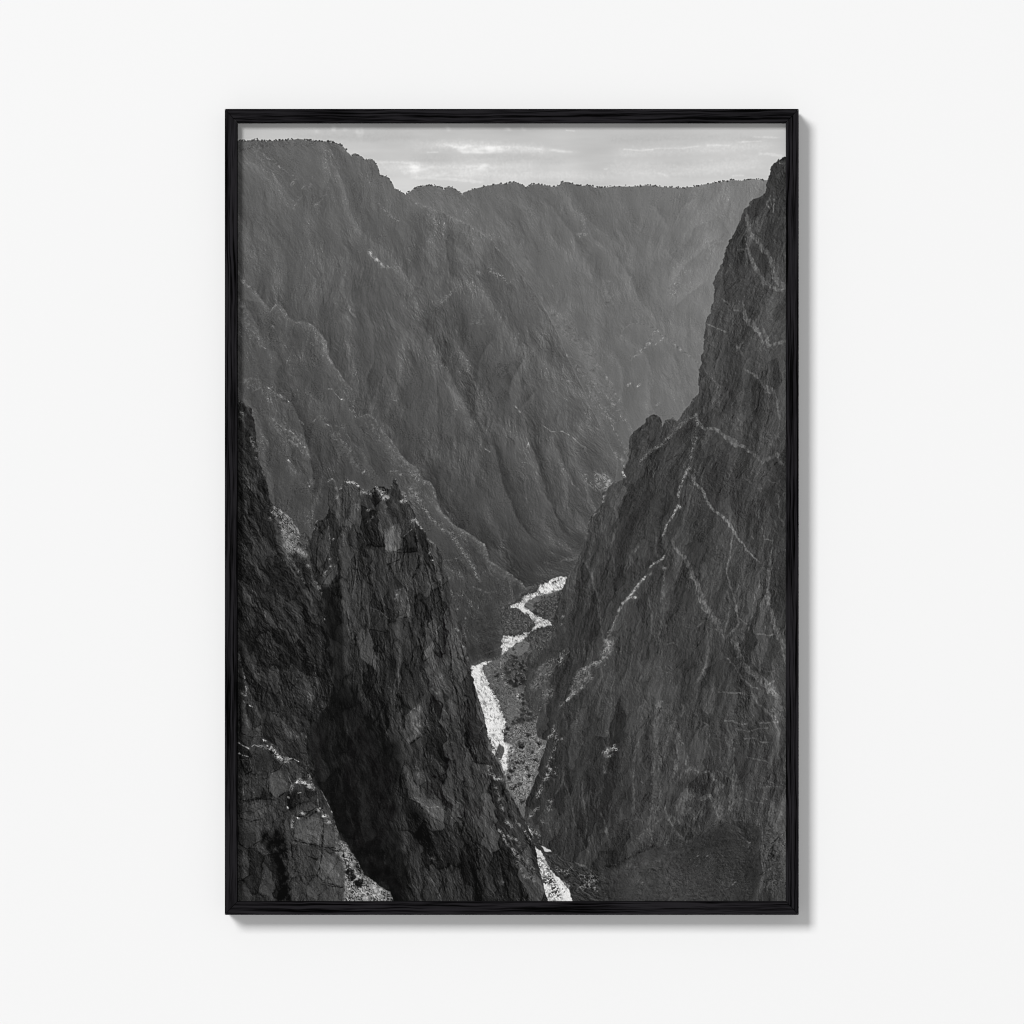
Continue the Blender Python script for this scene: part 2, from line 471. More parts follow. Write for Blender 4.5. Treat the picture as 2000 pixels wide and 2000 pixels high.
def paint():
    global IMG, CLIP
    # ------------------------------------------------------------------ sky
    t = tone([(463, 245, 190), (560, 260, 196), (760, 250, 190), (1000, 250, 186), (1250, 250, 190), (1530, 250, 200),
              (700, 330, 198), (790, 365, 214), (900, 340, 208), (1000, 345, 212), (1100, 330, 206), (1250, 350, 206),
              (1400, 330, 204), (1500, 300, 200), (850, 300, 192), (1000, 300, 196), (1150, 300, 190), (1300, 290, 194)])
    n = fbm(XX / 210, YY / 26, 4, 71)
    t = t + 4 * n + 2 * fbm(XX / 60, YY / 9, 3, 72)
    IMG[:] = t
    CLIP = np.ones((PH, PW), np.float32)

    def cloud(pts, dv, soft, seed, sx=16, sy=5, thr=0.0):
        m = blur(poly(rough(pts, 1.5, seed, 3, True)), soft)
        k = np.clip(0.62 + 0.85 * (fbm(XX / (sx * 1.6), YY / (sy * 1.3), 4, seed) - thr), 0.05, 1.15)
        IMG[:] += blur((m * k).astype(np.float32), 1.0) * dv * 0.8
    cloud(P(2, '290,385 480,395 700,410 940,420 950,435 880,465 760,480 500,480 430,440 380,410'), 40, 1.2, 5)
    cloud(P(2, '1180,435 1300,430 1400,445 1480,460 1620,462 1500,472 1400,468 1290,455'), 34, 1.0, 6)
    cloud(P(2, '640,575 720,565 760,595 840,605 760,625 690,635 630,620'), 28, 1.4, 8, 9, 5)
    cloud(P(2, '0,570 110,570 230,600 340,640 360,690 240,705 120,690 0,660'), 15, 2.0, 9, 12, 6)
    cloud(P(1, '1730,610 1870,575 1932,575 1932,680 1850,690 1770,650'), 20, 2.0, 10, 10, 6)
    cloud(P(2, '340,225 370,225 390,262 350,262'), 32, 1.2, 11, 6, 5)
    cloud(P(2, '880,235 960,245 960,262 900,262'), 26, 1.2, 12, 6, 5)
    cloud(P(2, '1050,230 1095,240 1085,266 1060,262'), 28, 1.2, 13, 6, 5)
    cloud(P(1, '1100,215 1140,225 1130,270 1100,268'), 36, 1.3, 14, 7, 5)
    cloud(P(1, '1300,235 1390,240 1395,300 1350,345 1330,300'), 22, 1.8, 15, 7, 7)
    cloud(P(1, '925,245 975,255 970,295 930,285'), 18, 1.5, 16, 7, 7)
    cloud(P(1, '1200,245 1245,250 1240,270 1205,268'), 24, 1.2, 18, 6, 5)
    for q, w, dv in ((P(2, '160,470 270,467'), 1.6, 26), (P(2, '1470,258 1560,268'), 2, 22), (P(3, '170,440 340,450 470,440'), 2, 22),
                     (P(3, '470,432 740,430 900,410'), 1.8, 16), (P(3, '960,400 1190,405'), 3, 14), (P(3, '1260,372 1480,362'), 2.2, 22),
                     (P(3, '1400,322 1640,330'), 3, 14), (P(3, '1450,480 1600,490 1680,510'), 5, 14), (P(3, '1200,690 1320,685'), 3, 14),
                     (P(2, '0,705 360,720 700,752'), 5, 12), (P(2, '150,690 600,690'), 3, 8), (P(2, '530,600 640,600'), 3, 14),
                     (P(1, '1530,560 1932,568'), 4, 14), (P(2, '1180,425 800,412'), 2, 10), (P(2, '1070,662 1120,662'), 2, 12),
                     (P(2, '1830,625 1865,625'), 2, 20), (P(3, '500,660 600,690'), 3, 12)):
        stroke(q, w, dv * .9, 0.4, 0.0, 2.2, 0.25)

    for q, w, dv in ((P(2, '0,420 500,400 1300,450'), 16, 7), (P(2, '0,640 600,620 1200,600'), 20, 6), (P(3, '100,470 900,440 1600,400'), 14, 8), (P(3, '0,620 700,640 1500,560'), 22, 7), (P(1, '900,560 1500,600 1932,620'), 18, 8), (P(2, '400,690 1100,690 1900,700'), 14, 8), (P(2, '0,545 700,520 1500,560'), 12, -6),
                     (P(3, '0,350 800,340 1500,330'), 12, -5), (P(1, '700,300 1200,330 1900,320'), 14, -5), (P(2, '200,400 600,395 1000,430 1300,450'), 9, 12), (P(2, '0,590 400,610 700,640'), 10, 10)):
        stroke(q, w, dv, 1.0, 0.0, 12.0, .5)
    IMG[:] = blur(IMG, 0.8)
    # ------------------------------------------------------------------ far ridge
    sky1 = P(2, '500,850 600,815 720,785 850,765 905,770 985,745 1040,765 1100,800 1160,770 1210,765 1260,780 1300,780 1350,797 1400,785 1435,750 1500,750 1540,765 1590,785 1680,780 1750,800 1850,800') \
        + P(3, '0,800 100,790 250,792 420,780 550,797 730,803 830,795 950,770 1100,745 1200,730 1290,737 1390,720 1510,730 1600,740')
    ctrl = [(900, 395, 104), (960, 440, 103), (1030, 510, 103), (1090, 590, 104), (1000, 420, 103), (1150, 420, 105), (1250, 420, 110), (1400, 400, 122), (1480, 370, 124), (1100, 520, 105),
            (1200, 560, 108), (1350, 560, 124), (1300, 680, 113), (1330, 780, 113), (1230, 760, 106), (1180, 680, 105), (1410, 470, 126), (1300, 480, 112)]
    layer(sky1 + [(1530, 1000), (1150, 1000), (870, 480)], ctrl, tone([(1000, 450, 68), (1180, 500, 72), (1330, 480, 118), (1400, 420, 115), (1300, 700, 70)]),
          4.0, ((40, .7), (18, .7), (6.5, .9), (3, 1.)), 0.5, stretch=4.5, grain=2.2, halo=40, iso_mix=.12, carve=(90, 2.0, .58), spark=26, scrub=8)
    keep = CLIP; unclip()
    crest_trees(sky1, 230, 1.6, 74, -0.5); CLIP = keep
    chips([(900, 366), (1500, 350), (1500, 372), (900, 392)], 300, (1.3, 1.0), 88, 20, .4)
    # creases of the far wall
    for q, ra, rw, la, lw in ((P(2, '1150,870 1300,945 1420,1080 1560,1280 1700,1560 1760,1800'), 5, 40, -6, 40),
                              (P(2, '1480,900 1560,1010 1640,1070 1720,1260 1880,1400'), 6, 26, -6, 34),
                              (P(2, '760,980 860,1080 960,1250 1050,1450 1130,1500 1200,1650'), 6, 40, -6, 44),
                              (P(3, '400,960 480,990 560,1100 600,1180'), 6, 20, -6, 26),
                              (P(3, '20,1350 110,1450 220,1600 290,1750 350,1930'), 7, 30, -7, 40),
                              (P(3, '460,1680 520,1850'), 5, 14, -4, 20)):
        crease(q, la, lw, ra, rw, 2)
    for q, ra, rw, la, lw in ((P(3, '870,900 760,960 690,1060 660,1150'), -4, 30, 6, 18),
                              (P(3, '1180,1200 1040,1290 900,1420 760,1540 680,1640 600,1800'), 5, 22, -7, 40),
                              (P(3, '1130,1050 980,1120 850,1180 800,1290 740,1390'), 5, 24, -5, 30),
                              (P(3, '960,1690 850,1760 740,1850 640,1930'), 7, 20, -6, 30)):
        crease(q, la, lw, ra, rw, 2)
    chips(P(3, '560,1900 650,1640 720,1640 900,1690 940,1720 700,1850 650,1930'), 130, (2.6, 0.8), 150, 140, 0.5)
    chips(P(3, '700,1560 850,1460 1080,1280 1180,1200 1130,1300 900,1430 760,1560'), 110, (3, 0.8), 146, 140, 0.4)
    chips(P(3, '840,1180 1130,1050 1130,1065 860,1200'), 40, (3, 0.7), 146, 148, 0.4)
    sparkle(P(3, '690,1640 640,1720 660,1830'), 5, 26, 185, (1.6, .8))
    sparkle(P(2, '1560,1010 1640,1080 1650,1250'), 5, 50, 150, (1.6, .8))
    sparkle(P(2, '1590,1250 1640,1245'), 3, 18, 170, (1.8, .9))
    chips(P(2, '1800,1700 1932,1650 1932,1932 1800,1900'), 90, (2.5, 1), 132, 85, 0.5)
    # spur inside the far valley
    sp = P(6, '200,285 240,250 310,240 380,255 480,290 560,350 700,460 830,560 910,640 900,700 880,900 640,1200 300,1300 0,1000 0,700 100,420')
    layer(sp, [(1280, 650, 113), (1300, 700, 110), (1340, 720, 114), (1240, 700, 105), (1300, 780, 110), (1200, 760, 102), (1350, 790, 112)],
          75, 3.2, ((30, .7), (14, .8), (6, .9), (3, 1)), 1.2, stretch=4, grain=2.2, iso_mix=.12, carve=(60, 1.8, .6), spark=26, scrub=8)
    sparkle(P(6, '480,300 420,430 340,510 260,580'), 3, 70, 148, (2, .8), 130)
    sparkle(P(6, '480,290 600,380 740,500 900,620'), 4, 110, 138, (2.4, .8), 38)
    sparkle(P(6, '200,285 240,250 310,240 390,258 480,290'), 1.2, 50, 140, (2, .7))
    sparkle(P(6, '930,240 850,310 780,400'), 4, 60, 158, (2.6, .8), 135)
    for x, y in P(6, '230,820 320,835 510,1005 490,1075 540,390 420,440 495,440 510,320'):
        sparkle([(x - 3, y + 2), (x + 3, y - 2)], 1.2, 8, 190, (1.5, .7), 140)
    crease(P(6, '410,700 420,900 450,1080'), -5, 26, 5, 20)
    crease(P(6, '640,520 720,700 740,850'), -4, 26, 4, 30)

    # ------------------------------------------------------------------ middle ridge with the pale right-hand rim
    skyM = P(1, '1770,865 1790,865 1850,830 1905,795') + P(2, '75,795 185,778 300,795 318,825 340,798 390,795 440,820 485,857')
    rim = P(2, '570,930 650,990 760,1100 860,1250 960,1420 1050,1560 1160,1690 1300,1850') + P(5, '1340,60 1380,120 1440,170 1560,240 1600,360 1700,430 1770,560 1830,700 1932,820') \
        + P(6, '80,860 150,970 180,1060 230,1170 270,1260')
    ctrl = [(800, 385, 100), (860, 380, 104), (950, 430, 104), (980, 480, 94), (1040, 560, 94), (1100, 640, 95), (1140, 700, 99), (1190, 780, 100), (1230, 840, 102),
            (900, 500, 98), (1000, 640, 96), (935, 420, 103), (985, 480, 102), (1040, 545, 101), (1090, 610, 101), (1100, 800, 90), (1180, 880, 92), (1100, 960, 80), (1000, 1000, 72), (1100, 1080, 74)]
    layer(skyM + rim + [(1260, 950), (1120, 1160), (900, 1200), (640, 1000), (640, 500)], [(a, b, c + 3) for a, b, c in ctrl],
          tone([(850, 400, 62), (1000, 500, 62), (1150, 700, 55), (1000, 800, 78), (1150, 900, 62), (1050, 1000, 75)]),
          3.8, ((38, .7), (17, .8), (6.5, .9), (3, 1.)), 1.2, stretch=4, grain=2.6, halo=12, iso_mix=.15, carve=(80, 2.0, .58), spark=40, scrub=13)
    keep = CLIP; unclip()
    crest_trees(skyM, 70, 1.5, 74, -0.5); CLIP = keep
    sparkle(P(2, '490,860 570,930 650,990'), 1.2, 60, 140, (2, .7))
    sparkle(P(2, '740,970 800,1010'), 1.2, 16, 140, (2, .7))
    fill(P(5, '1180,60 1400,110 1560,240 1700,430 1830,700 1932,830 1932,1000 1760,820 1560,520 1400,330 1250,200'), 9, 5)
    chips(P(5, '1050,60 1400,100 1560,240 1700,430 1800,640 1700,640 1500,400 1300,260 1100,180'), 420, (2.8, .8), 128, 48, 0.5)
    chips(P(5, '1550,620 1800,680 1932,820 1932,1300 1850,1200 1700,950'), 330, (2.8, .8), 126, 50, 0.5)
    sparkle(P(5, '1680,880 1760,1000 1850,1090 1932,1160'), 5, 70, 140, (2.6, .8), 45)
    sparkle(P(5, '1560,650 1740,820 1850,940 1932,1010'), 3, 70, 138, (2.6, .8), 45)
    sparkle(P(5, '1380,480 1500,570'), 2, 24, 136, (2.2, .7), 40)
    sparkle(P(5, '1740,530 1770,560'), 1, 10, 160, (2.2, .7), 50)
    for q in (P(6, '0,740 80,860 150,970'), P(6, '0,900 90,1010 180,1150 270,1260'), P(6, '0,1080 60,1170 140,1330 215,1470'), P(6, '0,1450 90,1470 200,1570')):
        sparkle(q, 3, 60, 142, (2.6, .7))
    crease(P(5, '1200,860 1240,1070 1260,1200'), -4, 40, 5, 12)
    crease(P(2, '1050,1400 1130,1500 1200,1650 1300,1800'), -3, 40, 6, 22)

    # ------------------------------------------------------------------ big left massif
    skyL = P(1, '100,352 210,355 300,360 400,350 440,365 600,358 690,350 800,345 900,358 1000,365 1120,375 1150,385 1200,410 1240,455 1285,505 1300,482 1320,478 1390,515 1405,535 1460,530 1500,545 1530,595 1555,685 1610,693 1645,720 1690,805 1740,835 1790,865')
    edge = P(2, '0,900 60,945 180,990 320,1045 480,1110 560,1160 650,1210 760,1275 850,1400 960,1530 1060,1640 1180,1800') \
        + [(1075, 625), (1092, 660), (1108, 700), (1138, 760), (1160, 810), (1185, 860), (1205, 900), (1200, 950), (1130, 1105), (1090, 1135), (1000, 1150), (850, 1100), (600, 1000), (440, 800)]
    ctrl = [(480, 290, 96), (560, 300, 95), (650, 300, 92), (720, 340, 94), (760, 370, 98), (480, 400, 92), (600, 400, 90), (700, 420, 90), (780, 420, 95), (820, 430, 90),
            (520, 520, 88), (620, 540, 86), (720, 560, 87), (800, 520, 88), (870, 480, 91), (930, 480, 97), (900, 440, 97), (1000, 530, 97), (900, 560, 87), (980, 570, 91),
            (620, 640, 83), (720, 660, 82), (800, 640, 84), (740, 760, 78), (800, 780, 80), (860, 800, 82), (820, 900, 76), (900, 900, 74), (880, 980, 72),
            (900, 660, 80), (950, 720, 82), (1000, 700, 86), (1060, 700, 90), (1100, 780, 92), (1140, 850, 92), (1000, 850, 82), (1060, 880, 80), (1130, 930, 84),
            (1070, 610, 93), (1100, 680, 94), (1140, 760, 95), (1175, 830, 95), (1205, 890, 92), (985, 490, 92), (1035, 560, 92), (960, 960, 72), (1040, 980, 74), (1110, 980, 78), (960, 1060, 66), (1040, 1070, 68), (1110, 1070, 72), (1000, 1110, 66), (1080, 1120, 62)]
    am = tone([(600, 320, 4.6), (600, 500, 5.4), (800, 600, 6.4), (900, 800, 7.2), (1000, 900, 7.2), (1000, 1060, 5.4), (700, 750, 6.2)])
    angm = tone([(560, 320, 55), (520, 500, 65), (700, 400, 80), (640, 560, 100), (800, 480, 85), (760, 640, 62), (730, 800, 95), (860, 640, 75), (830, 800, 92), (900, 900, 88),
                 (960, 700, 80), (1040, 800, 75), (1100, 760, 58), (1150, 880, 52), (1050, 960, 75), (1000, 1070, 65), (1100, 1100, 10)])
    layer(skyL + edge, [(a, b, c + (5 if b < 560 else 2)) for a, b, c in ctrl], angm, am * 1.08, ((46, .8), (20, .8), (7, .9), (3.2, 1.)), 0.9, stretch=4.2, grain=3.0, halo=36, patch=2.8, iso_mix=.16, carve=(105, 2.0, .6), spark=46, scrub=12)
    keep = CLIP; unclip()
    crest_trees(skyL[:14], 120, 1.8, 66, -0.6)
    crest_trees(skyL[14:], 60, 1.3, 66, 0.3); CLIP = keep
    chips(P(1, '215,380 420,380 520,430 420,470 300,460 215,440'), 110, (1.4, 2), 128, 90, 0.5)
    chips(P(1, '215,370 1100,370 1000,400 400,420 215,470'), 120, (1.5, 1.5), 74, 60, 0.5)
    for q, n, v in ((P(1, '440,470 520,530 600,590 650,650 770,720'), 70, 132), (P(1, '1520,930 1600,1020 1680,1090 1740,1140'), 50, 135),
                    (P(1, '720,770 740,740'), 12, 140), (P(1, '820,810 900,770'), 22, 138), (P(1, '730,990 800,890'), 22, 132), (P(1, '930,980 1030,880'), 30, 132),
                    (P(1, '880,720 960,700 1010,740 1100,770 1200,740 1300,770 1410,800'), 36, 118), (P(1, '1455,1410 1500,1460 1570,1530 1610,1550'), 70, 190),
                    (P(1, '1560,1540 1720,1575'), 26, 150), (P(1, '330,1480 400,1560 440,1600'), 18, 122), (P(1, '1780,1440 1870,1560'), 22, 122)):
        sparkle(q, 2.4, n, v, (1.8, .8))
    # lit ridge line and ribs of the massif (walking down: right hand = picture left)
    sparkle(edge[:9], 1.6, 130, 150, (2.2, .8))
    crease(edge[:9], 0, 1, 6, 22, 1.5)
    for q, ra, rw, la, lw in ((P(2, '310,1190 340,1400 370,1580 400,1700'), 9, 22, -10, 34),
                              (P(2, '640,1480 740,1550 860,1620 920,1700 1000,1740'), -5, 36, 4, 20),
                              (P(5, '60,160 100,240 200,400 270,520 320,640 380,720 450,860 540,1060 590,1160 610,1300 650,1350'), 9, 30, -12, 34),
                              (P(5, '980,1010 1070,1090 1100,1200 1130,1380 1180,1480 1230,1650 1290,1850') + P(8, '1270,0 1340,130 1400,280 1450,440'), 10, 30, -13, 30),
                              (P(5, '690,1400 790,1400 830,1560 860,1700 900,1830 950,1920') + P(8, '1000,230 1100,380 1260,520'), 11, 26, -13, 26),
                              (P(5, '140,560 90,650 110,800 60,1000'), 3, 14, -5, 14),
                              (P(5, '240,700 260,950 270,1200'), 5, 12, -6, 14),
                              (P(5, '1200,880 1120,960 1050,1040'), -12, 18, 4, 12),
                              (P(5, '1100,530 1040,640 960,780 940,900 960,1000'), -12, 24, 9, 20),
                              (P(5, '1040,740 1050,860 1050,980'), 8, 18, -9, 24),
                              (P(5, '820,360 740,440 650,620 640,800 610,960 620,1080'), -10, 30, 7, 26),
                              (P(5, '1340,1300 1390,1450 1440,1620 1500,1700 1540,1820'), 6, 20, -6, 24),
                              (P(1, '1180,1240 1190,1320 1290,1420'), 5, 14, -5, 22),
                              (P(1, '640,1540 560,1680 520,1780'), -4, 24, 4, 20),
                              (P(1, '1080,700 1030,790 1000,900'), 4, 30, -4, 20),
                              (P(4, '1360,10 1430,120 1480,240 1500,400 1490,640 1400,800'), 7, 16, -4, 20),
                              (P(4, '1500,640 1430,740 1440,900 1490,1060'), 5, 16, -6, 34),
                              (P(1, '1690,1150 1760,1300 1820,1560 1830,1750'), -6, 26, 5, 24),
                              (P(7, '700,0 760,160 800,300'), 4, 14, -4, 14)):
        crease(q, la, lw, ra, rw, 1.8)
    fill(P(2, '0,1040 200,1050 240,1250 170,1500 60,1560 0,1500'), -5, 8)
    fill(P(5, '160,100 420,60 560,200 480,420 420,700 360,640 300,520 220,360 150,260'), -5, 8)
    fill(P(5, '480,700 640,640 620,1000 700,1300 760,1400 640,1340 580,1100 500,900'), -7, 6)
    fill(P(5, '1090,1090 1190,1200 1240,1440 1300,1700 1320,1850 1240,1600 1170,1450'), -8, 5)
    fill(P(5, '800,1400 880,1420 900,1600 960,1800 1000,1930 930,1900 850,1650'), -9, 5)
    fill(P(5, '1290,1400 1500,1380 1600,1500 1560,1700 1440,1600'), 3, 8)
    fill(P(5, '1200,1240 1320,1280 1300,1380 1200,1480'), -5, 5)
    fill(P(5, '420,1380 600,1360 600,1480 480,1560'), 6, 6)
    fill(P(1, '860,1060 960,1060 930,1240 890,1240'), 6, 5)
    fill(P(1, '1440,1020 1540,1240 1560,1420 1440,1300'), 0, 5)
    stroke(P(5, '1250,1205 1340,1270 1440,1265 1500,1300 1590,1365'), 1.6, 48, 0.8, 0.1)
    stroke(P(5, '1430,770 1520,795'), 1.4, 34, 0.8, 0.2)
    stroke(P(5, '980,1010 1045,1085'), 2.0, 60, 0.8, 0.1)
    stroke(P(5, '710,1420 760,1460'), 2.4, 60, 0.8, 0.1)
    stroke(P(5, '1100,1420 1120,1370 1130,1420'), 1.4, 50, 0.8, 0.2)
    stroke(P(5, '1430,1610 1480,1650 1510,1720 1560,1790 1640,1860'), [1.6, 2.4, 4], 34, 1.4, 0.2)
    for q, n, v in ((P(5, '180,370 205,400'), 12, 140), (P(5, '240,600 330,650 370,710'), 26, 130), (P(5, '75,460 130,540'), 14, 130), (P(5, '430,890 540,1060'), 22, 124),
                    (P(5, '200,60 300,20 350,10'), 22, 140), (P(2, '250,1910 380,1800 460,1740'), 40, 138), (P(2, '730,1550 800,1610 920,1700 990,1680'), 34, 150), (P(2, '760,1600 870,1625'), 20, 150),
                    (P(2, '640,1600 660,1620'), 10, 160), (P(2, '700,1800 760,1850'), 20, 130), (P(2, '1090,1770 1130,1860 1260,1890'), 26, 126), (P(5, '960,350 1020,350 1000,400'), 14, 130),
                    (P(5, '1060,560 1110,490 1200,530'), 24, 120), (P(5, '570,230 700,240'), 40, 112), (P(5, '1340,920 1380,860 1390,900'), 16, 128), (P(5, '1100,240 1160,270 1230,360'), 20, 116)):
        sparkle(q, 2.5, n, v, (1.8, .8))
    chips(P(5, '600,160 720,150 720,250 560,260'), 40, (1.6, 2.4), 114, 80, .5)
    chips(P(5, '800,600 950,620 930,780 800,760'), 70, (1.5, 2), 60, 60, .4)
    chips(P(5, '1740,1610 1800,1640 1932,1740 1860,1850 1760,1760'), 70, (3.6, 1.0), 165, 38, 0.75)
    chips(P(6, '0,1650 60,1740 20,1800 0,1780'), 20, (3.0, 0.9), 175, 38, 0.8)
    sparkle(P(5, '1650,1660 1670,1740 1820,1840'), 3, 30, 150, (2.4, .8), 45)
    chips(P(5, '1750,1100 1900,1180 1932,1260 1860,1250'), 70, (2.2, .8), 126, 45, .6)
    # floor of the side valley
    crease(P(8, '1280,540 1450,630 1580,600'), -6, 14, 8, 18)
    stroke(P(8, '1330,560 1450,620 1580,590'), 3, 14, 1.5, 0.2)
    stroke(P(8, '1400,650 1500,640 1570,630'), 4, 18, 1.5, 0.2)
    sparkle(P(8, '1260,670 1300,680'), 2, 10, 110)
    crease(P(8, '700,400 800,540 880,600'), -5, 20, 6, 14)

    # ------------------------------------------------------------------ left shoulder spur
    top = [(440, 520), (464, 535), (488, 556), (505, 577), (519, 593), (528, 604), (540, 592), (548, 594), (556, 606), (565, 620), (577, 627.6), (590, 626), (602, 629.7), (616.7, 640), (627, 652.5),
           (637.4, 667), (641.5, 696), (660, 723), (672.6, 743.5), (689, 760), (693, 778.8), (691, 799.5), (697, 815), (703.6, 812), (720, 807.7), (732.6, 816), (747, 841), (767.8, 863.6), (784.4, 888.5),
           (799, 905), (812, 911), (827, 936), (841, 940), (849.7, 959), (856, 985), (862, 999), (878.7, 1016), (891, 1028), (916, 1041), (932, 1053), (947, 1063), (953, 1080), (957, 1094.6), (976, 1107),
           (998.8, 1121.5), (1017, 1136), (1028, 1148), (1019, 1159), (1015, 1173), (994, 1180), (976, 1186), (980, 1210), (982, 1240), (979, 1277), (978, 1290), (960, 1292), (915, 1305), (760, 1380), (440, 1380)]
    ctrl = [(480, 600, 84), (520, 640, 78), (480, 700, 82), (560, 680, 78), (610, 660, 82), (600, 720, 76), (650, 740, 82), (560, 780, 74), (640, 800, 80), (500, 800, 78), (560, 850, 76), (640, 870, 74),
            (690, 860, 76), (740, 860, 76), (600, 920, 66), (640, 940, 66), (560, 930, 74), (520, 880, 74), (700, 920, 72), (770, 920, 72), (560, 1000, 68), (600, 1000, 64), (800, 960, 76), (840, 1020, 72), (880, 1060, 68), (920, 1090, 66), (980, 1130, 66),
            (880, 1130, 62), (930, 1180, 60), (960, 1240, 58), (930, 1230, 58), (920, 1270, 52), (880, 1000, 74), (1010, 1150, 56)]
    am = tone([(500, 600, 4.5), (600, 700, 6), (600, 850, 6.5), (800, 950, 6.5), (900, 1100, 5.5), (940, 1220, 5)])
    angm = tone([(480, 620, 60), (560, 660, 88), (640, 760, 72), (560, 760, 85), (520, 850, 62), (600, 900, 90), (680, 880, 80), (760, 900, 58), (850, 1010, 52), (900, 1100, 60), (950, 1220, 88), (560, 980, 88)])
    crease(top[1:24], -9, 50, 0, 1, 1)
    crease(top[22:], -13, 56, 0, 1, 1)
    layer(top, [(a, b, c + 3) for a, b, c in ctrl], angm, am * .9, ((40, .7), (18, .8), (7, 1.), (3.2, 1.)), 1.6, stretch=3.6, grain=3.6, halo=6, iso_mix=.25, carve=(64, 2.0, .56), spark=74, scrub=18)
    for q, ra, rw, la, lw in ((P(1, '215,1620 300,1690 400,1810 480,1900') + P(4, '215,10 330,140 400,260 470,460 520,560'), 6, 26, -6, 24),
                              (P(4, '480,480 580,520 610,640 560,760'), 6, 16, -7, 20),
                              (P(4, '690,210 700,360 720,600'), 0, 10, -5, 30),
                              (P(4, '480,840 560,900 600,960 720,1000 790,1130 850,1330 900,1530 920,1700 940,1930'), 9, 34, -12, 30),
                              (P(4, '1060,560 1160,690 1220,790'), 5, 24, 0, 10),
                              (P(4, '1080,870 1160,940 1210,980 1300,1070 1310,1180 1380,1260 1480,1380'), 6, 26, -6, 22),
                              (P(4, '930,1180 900,1300 880,1450'), -9, 18, 5, 20),
                              (P(4, '970,1140 1080,1200 1180,1330 1280,1460 1350,1640'), 6, 26, -9, 26),
                              (P(4, '480,1100 560,1180 620,1260 700,1340'), 6, 16, -5, 16),
                              (P(4, '560,1380 510,1560 520,1640'), -8, 16, 4, 14),
                              (P(4, '1370,1120 1460,1100 1520,1150 1640,1320 1780,1500'), -5, 20, 0, 4),
                              (P(4, '1400,1640 1380,1700 1390,1800'), 0, 6, -6, 20),
                              (P(4, '720,1830 780,1920'), 4, 14, -5, 14)):
        crease(q, la, lw, ra, rw, 1.8)
    fill(P(4, '930,1200 1060,1200 1180,1400 1260,1640 1200,1800 1060,1760 980,1932 930,1800 900,1400'), -6, 8)
    fill(P(4, '600,680 760,700 800,900 720,980 600,920'), -4, 8)
    fill(P(4, '500,1480 620,1480 560,1700 500,1640'), -5, 6)
    for q, w, v, b in ((P(4, '430,455 475,487'), 1.8, 70, 0), (P(4, '380,355 430,420'), 2.5, 40, .3), (P(4, '300,250 360,280'), 2, 24, .2), (P(4, '870,245 930,270 1000,355'), 1.8, 46, .2),
                       (P(4, '760,240 780,225 800,245'), 1.4, 40, .1), (P(4, '520,280 545,265 560,290'), 3, 40, .1), (P(4, '545,300 560,420'), 4, 18, .1),
                       (P(4, '1060,570 1120,640 1180,720'), 1.8, 46, .2), (P(4, '1150,740 1200,830 1240,825 1300,870'), 1.6, 34, .2), (P(4, '1020,870 1100,868 1160,940 1200,980'), 1.8, 48, .1),
                       (P(4, '1180,970 1200,955 1220,975'), 2.4, 110, 0), (P(4, '1260,1040 1290,1080 1310,1060'), 2, 60, 0), (P(4, '480,840 520,860 560,910'), 2.4, 84, 0), (P(4, '640,940 715,998'), 2.2, 90, 0.1),
                       (P(4, '560,920 580,980'), 1.6, 40, .2), (P(4, '640,1240 730,1270 800,1360 860,1450 900,1530'), [1.6, 3, 4, 5, 2], 84, 0.15), (P(4, '700,1340 780,1410 830,1480'), [2, 4, 2], 66, 0.2),
                       (P(4, '680,1530 720,1570 760,1615'), [3.4, 2, 1], 100, 0), (P(4, '610,1455 650,1490'), 1.8, 50, .2), (P(4, '520,1130 570,1180 620,1220'), [3, 4, 1.5], 58, .2), (P(4, '800,1160 830,1200'), 3, 60, .2),
                       (P(4, '920,1180 950,1145'), 2.4, 60, .3), (P(4, '1040,1190 1090,1215'), 3, 66, .2), (P(4, '1110,1340 1150,1350'), 3, 66, .2), (P(4, '1200,1360 1250,1400'), 2, 50, .2),
                       (P(4, '1230,1420 1290,1470'), 3, 60, .2), (P(4, '1320,1540 1355,1640'), 1.8, 54, .1), (P(4, '1380,1660 1410,1630'), 4, 60, .3), (P(4, '870,1740 890,1790 910,1740'), 2, 56, .2)):
        stroke(q, np.array(w) * .8, v * .75, 1.3, b + .15, 1.2, .8)
    for q, n, v in ((P(1, '250,1680 330,1720'), 34, 160), (P(1, '370,1790 410,1810'), 14, 160), (P(4, '220,20 280,60'), 14, 130), (P(4, '280,780 360,780'), 30, 128), (P(4, '410,830 470,850'), 16, 120),
                    (P(4, '590,920 640,940'), 20, 150), (P(4, '1000,420 1060,420'), 20, 112), (P(4, '860,430 960,460'), 30, 108), (P(4, '1110,1300 1170,1280'), 26, 122), (P(4, '1150,1220 1220,1220'), 20, 122),
                    (P(4, '1320,1180 1440,1300'), 30, 108), (P(4, '1370,1130 1460,1105 1510,1150 1580,1260 1680,1370 1760,1490'), 120, 118), (P(4, '1650,1640 1700,1630 1760,1680'), 50, 122),
                    (P(4, '1240,1480 1340,1620'), 60, 104), (P(4, '900,1720 920,1760'), 16, 130), (P(4, '960,1130 1060,1150'), 30, 116), (P(4, '1230,1380 1290,1450'), 20, 130)):
        sparkle(q, 3, n, v, (1.6, .8))
    crease(top[1:20], 0, 1, 14, 26, 1.5)
    crease(top[20:], 0, 1, 17, 22, 1.5)
    sparkle(top[3:20], 2.4, 300, 138, (2.0, .9))
    sparkle(top[19:50], 2.4, 420, 134, (2.0, .9))
    chips(P(4, '215,10 300,120 400,300 460,460 400,480 300,300 215,200'), 120, (3.4, 1.0), 122, 62, .6)
    chips(P(4, '560,100 700,180 900,250 1000,360 900,330 700,260 560,200'), 90, (2.2, 1.2), 112, 80, .5)
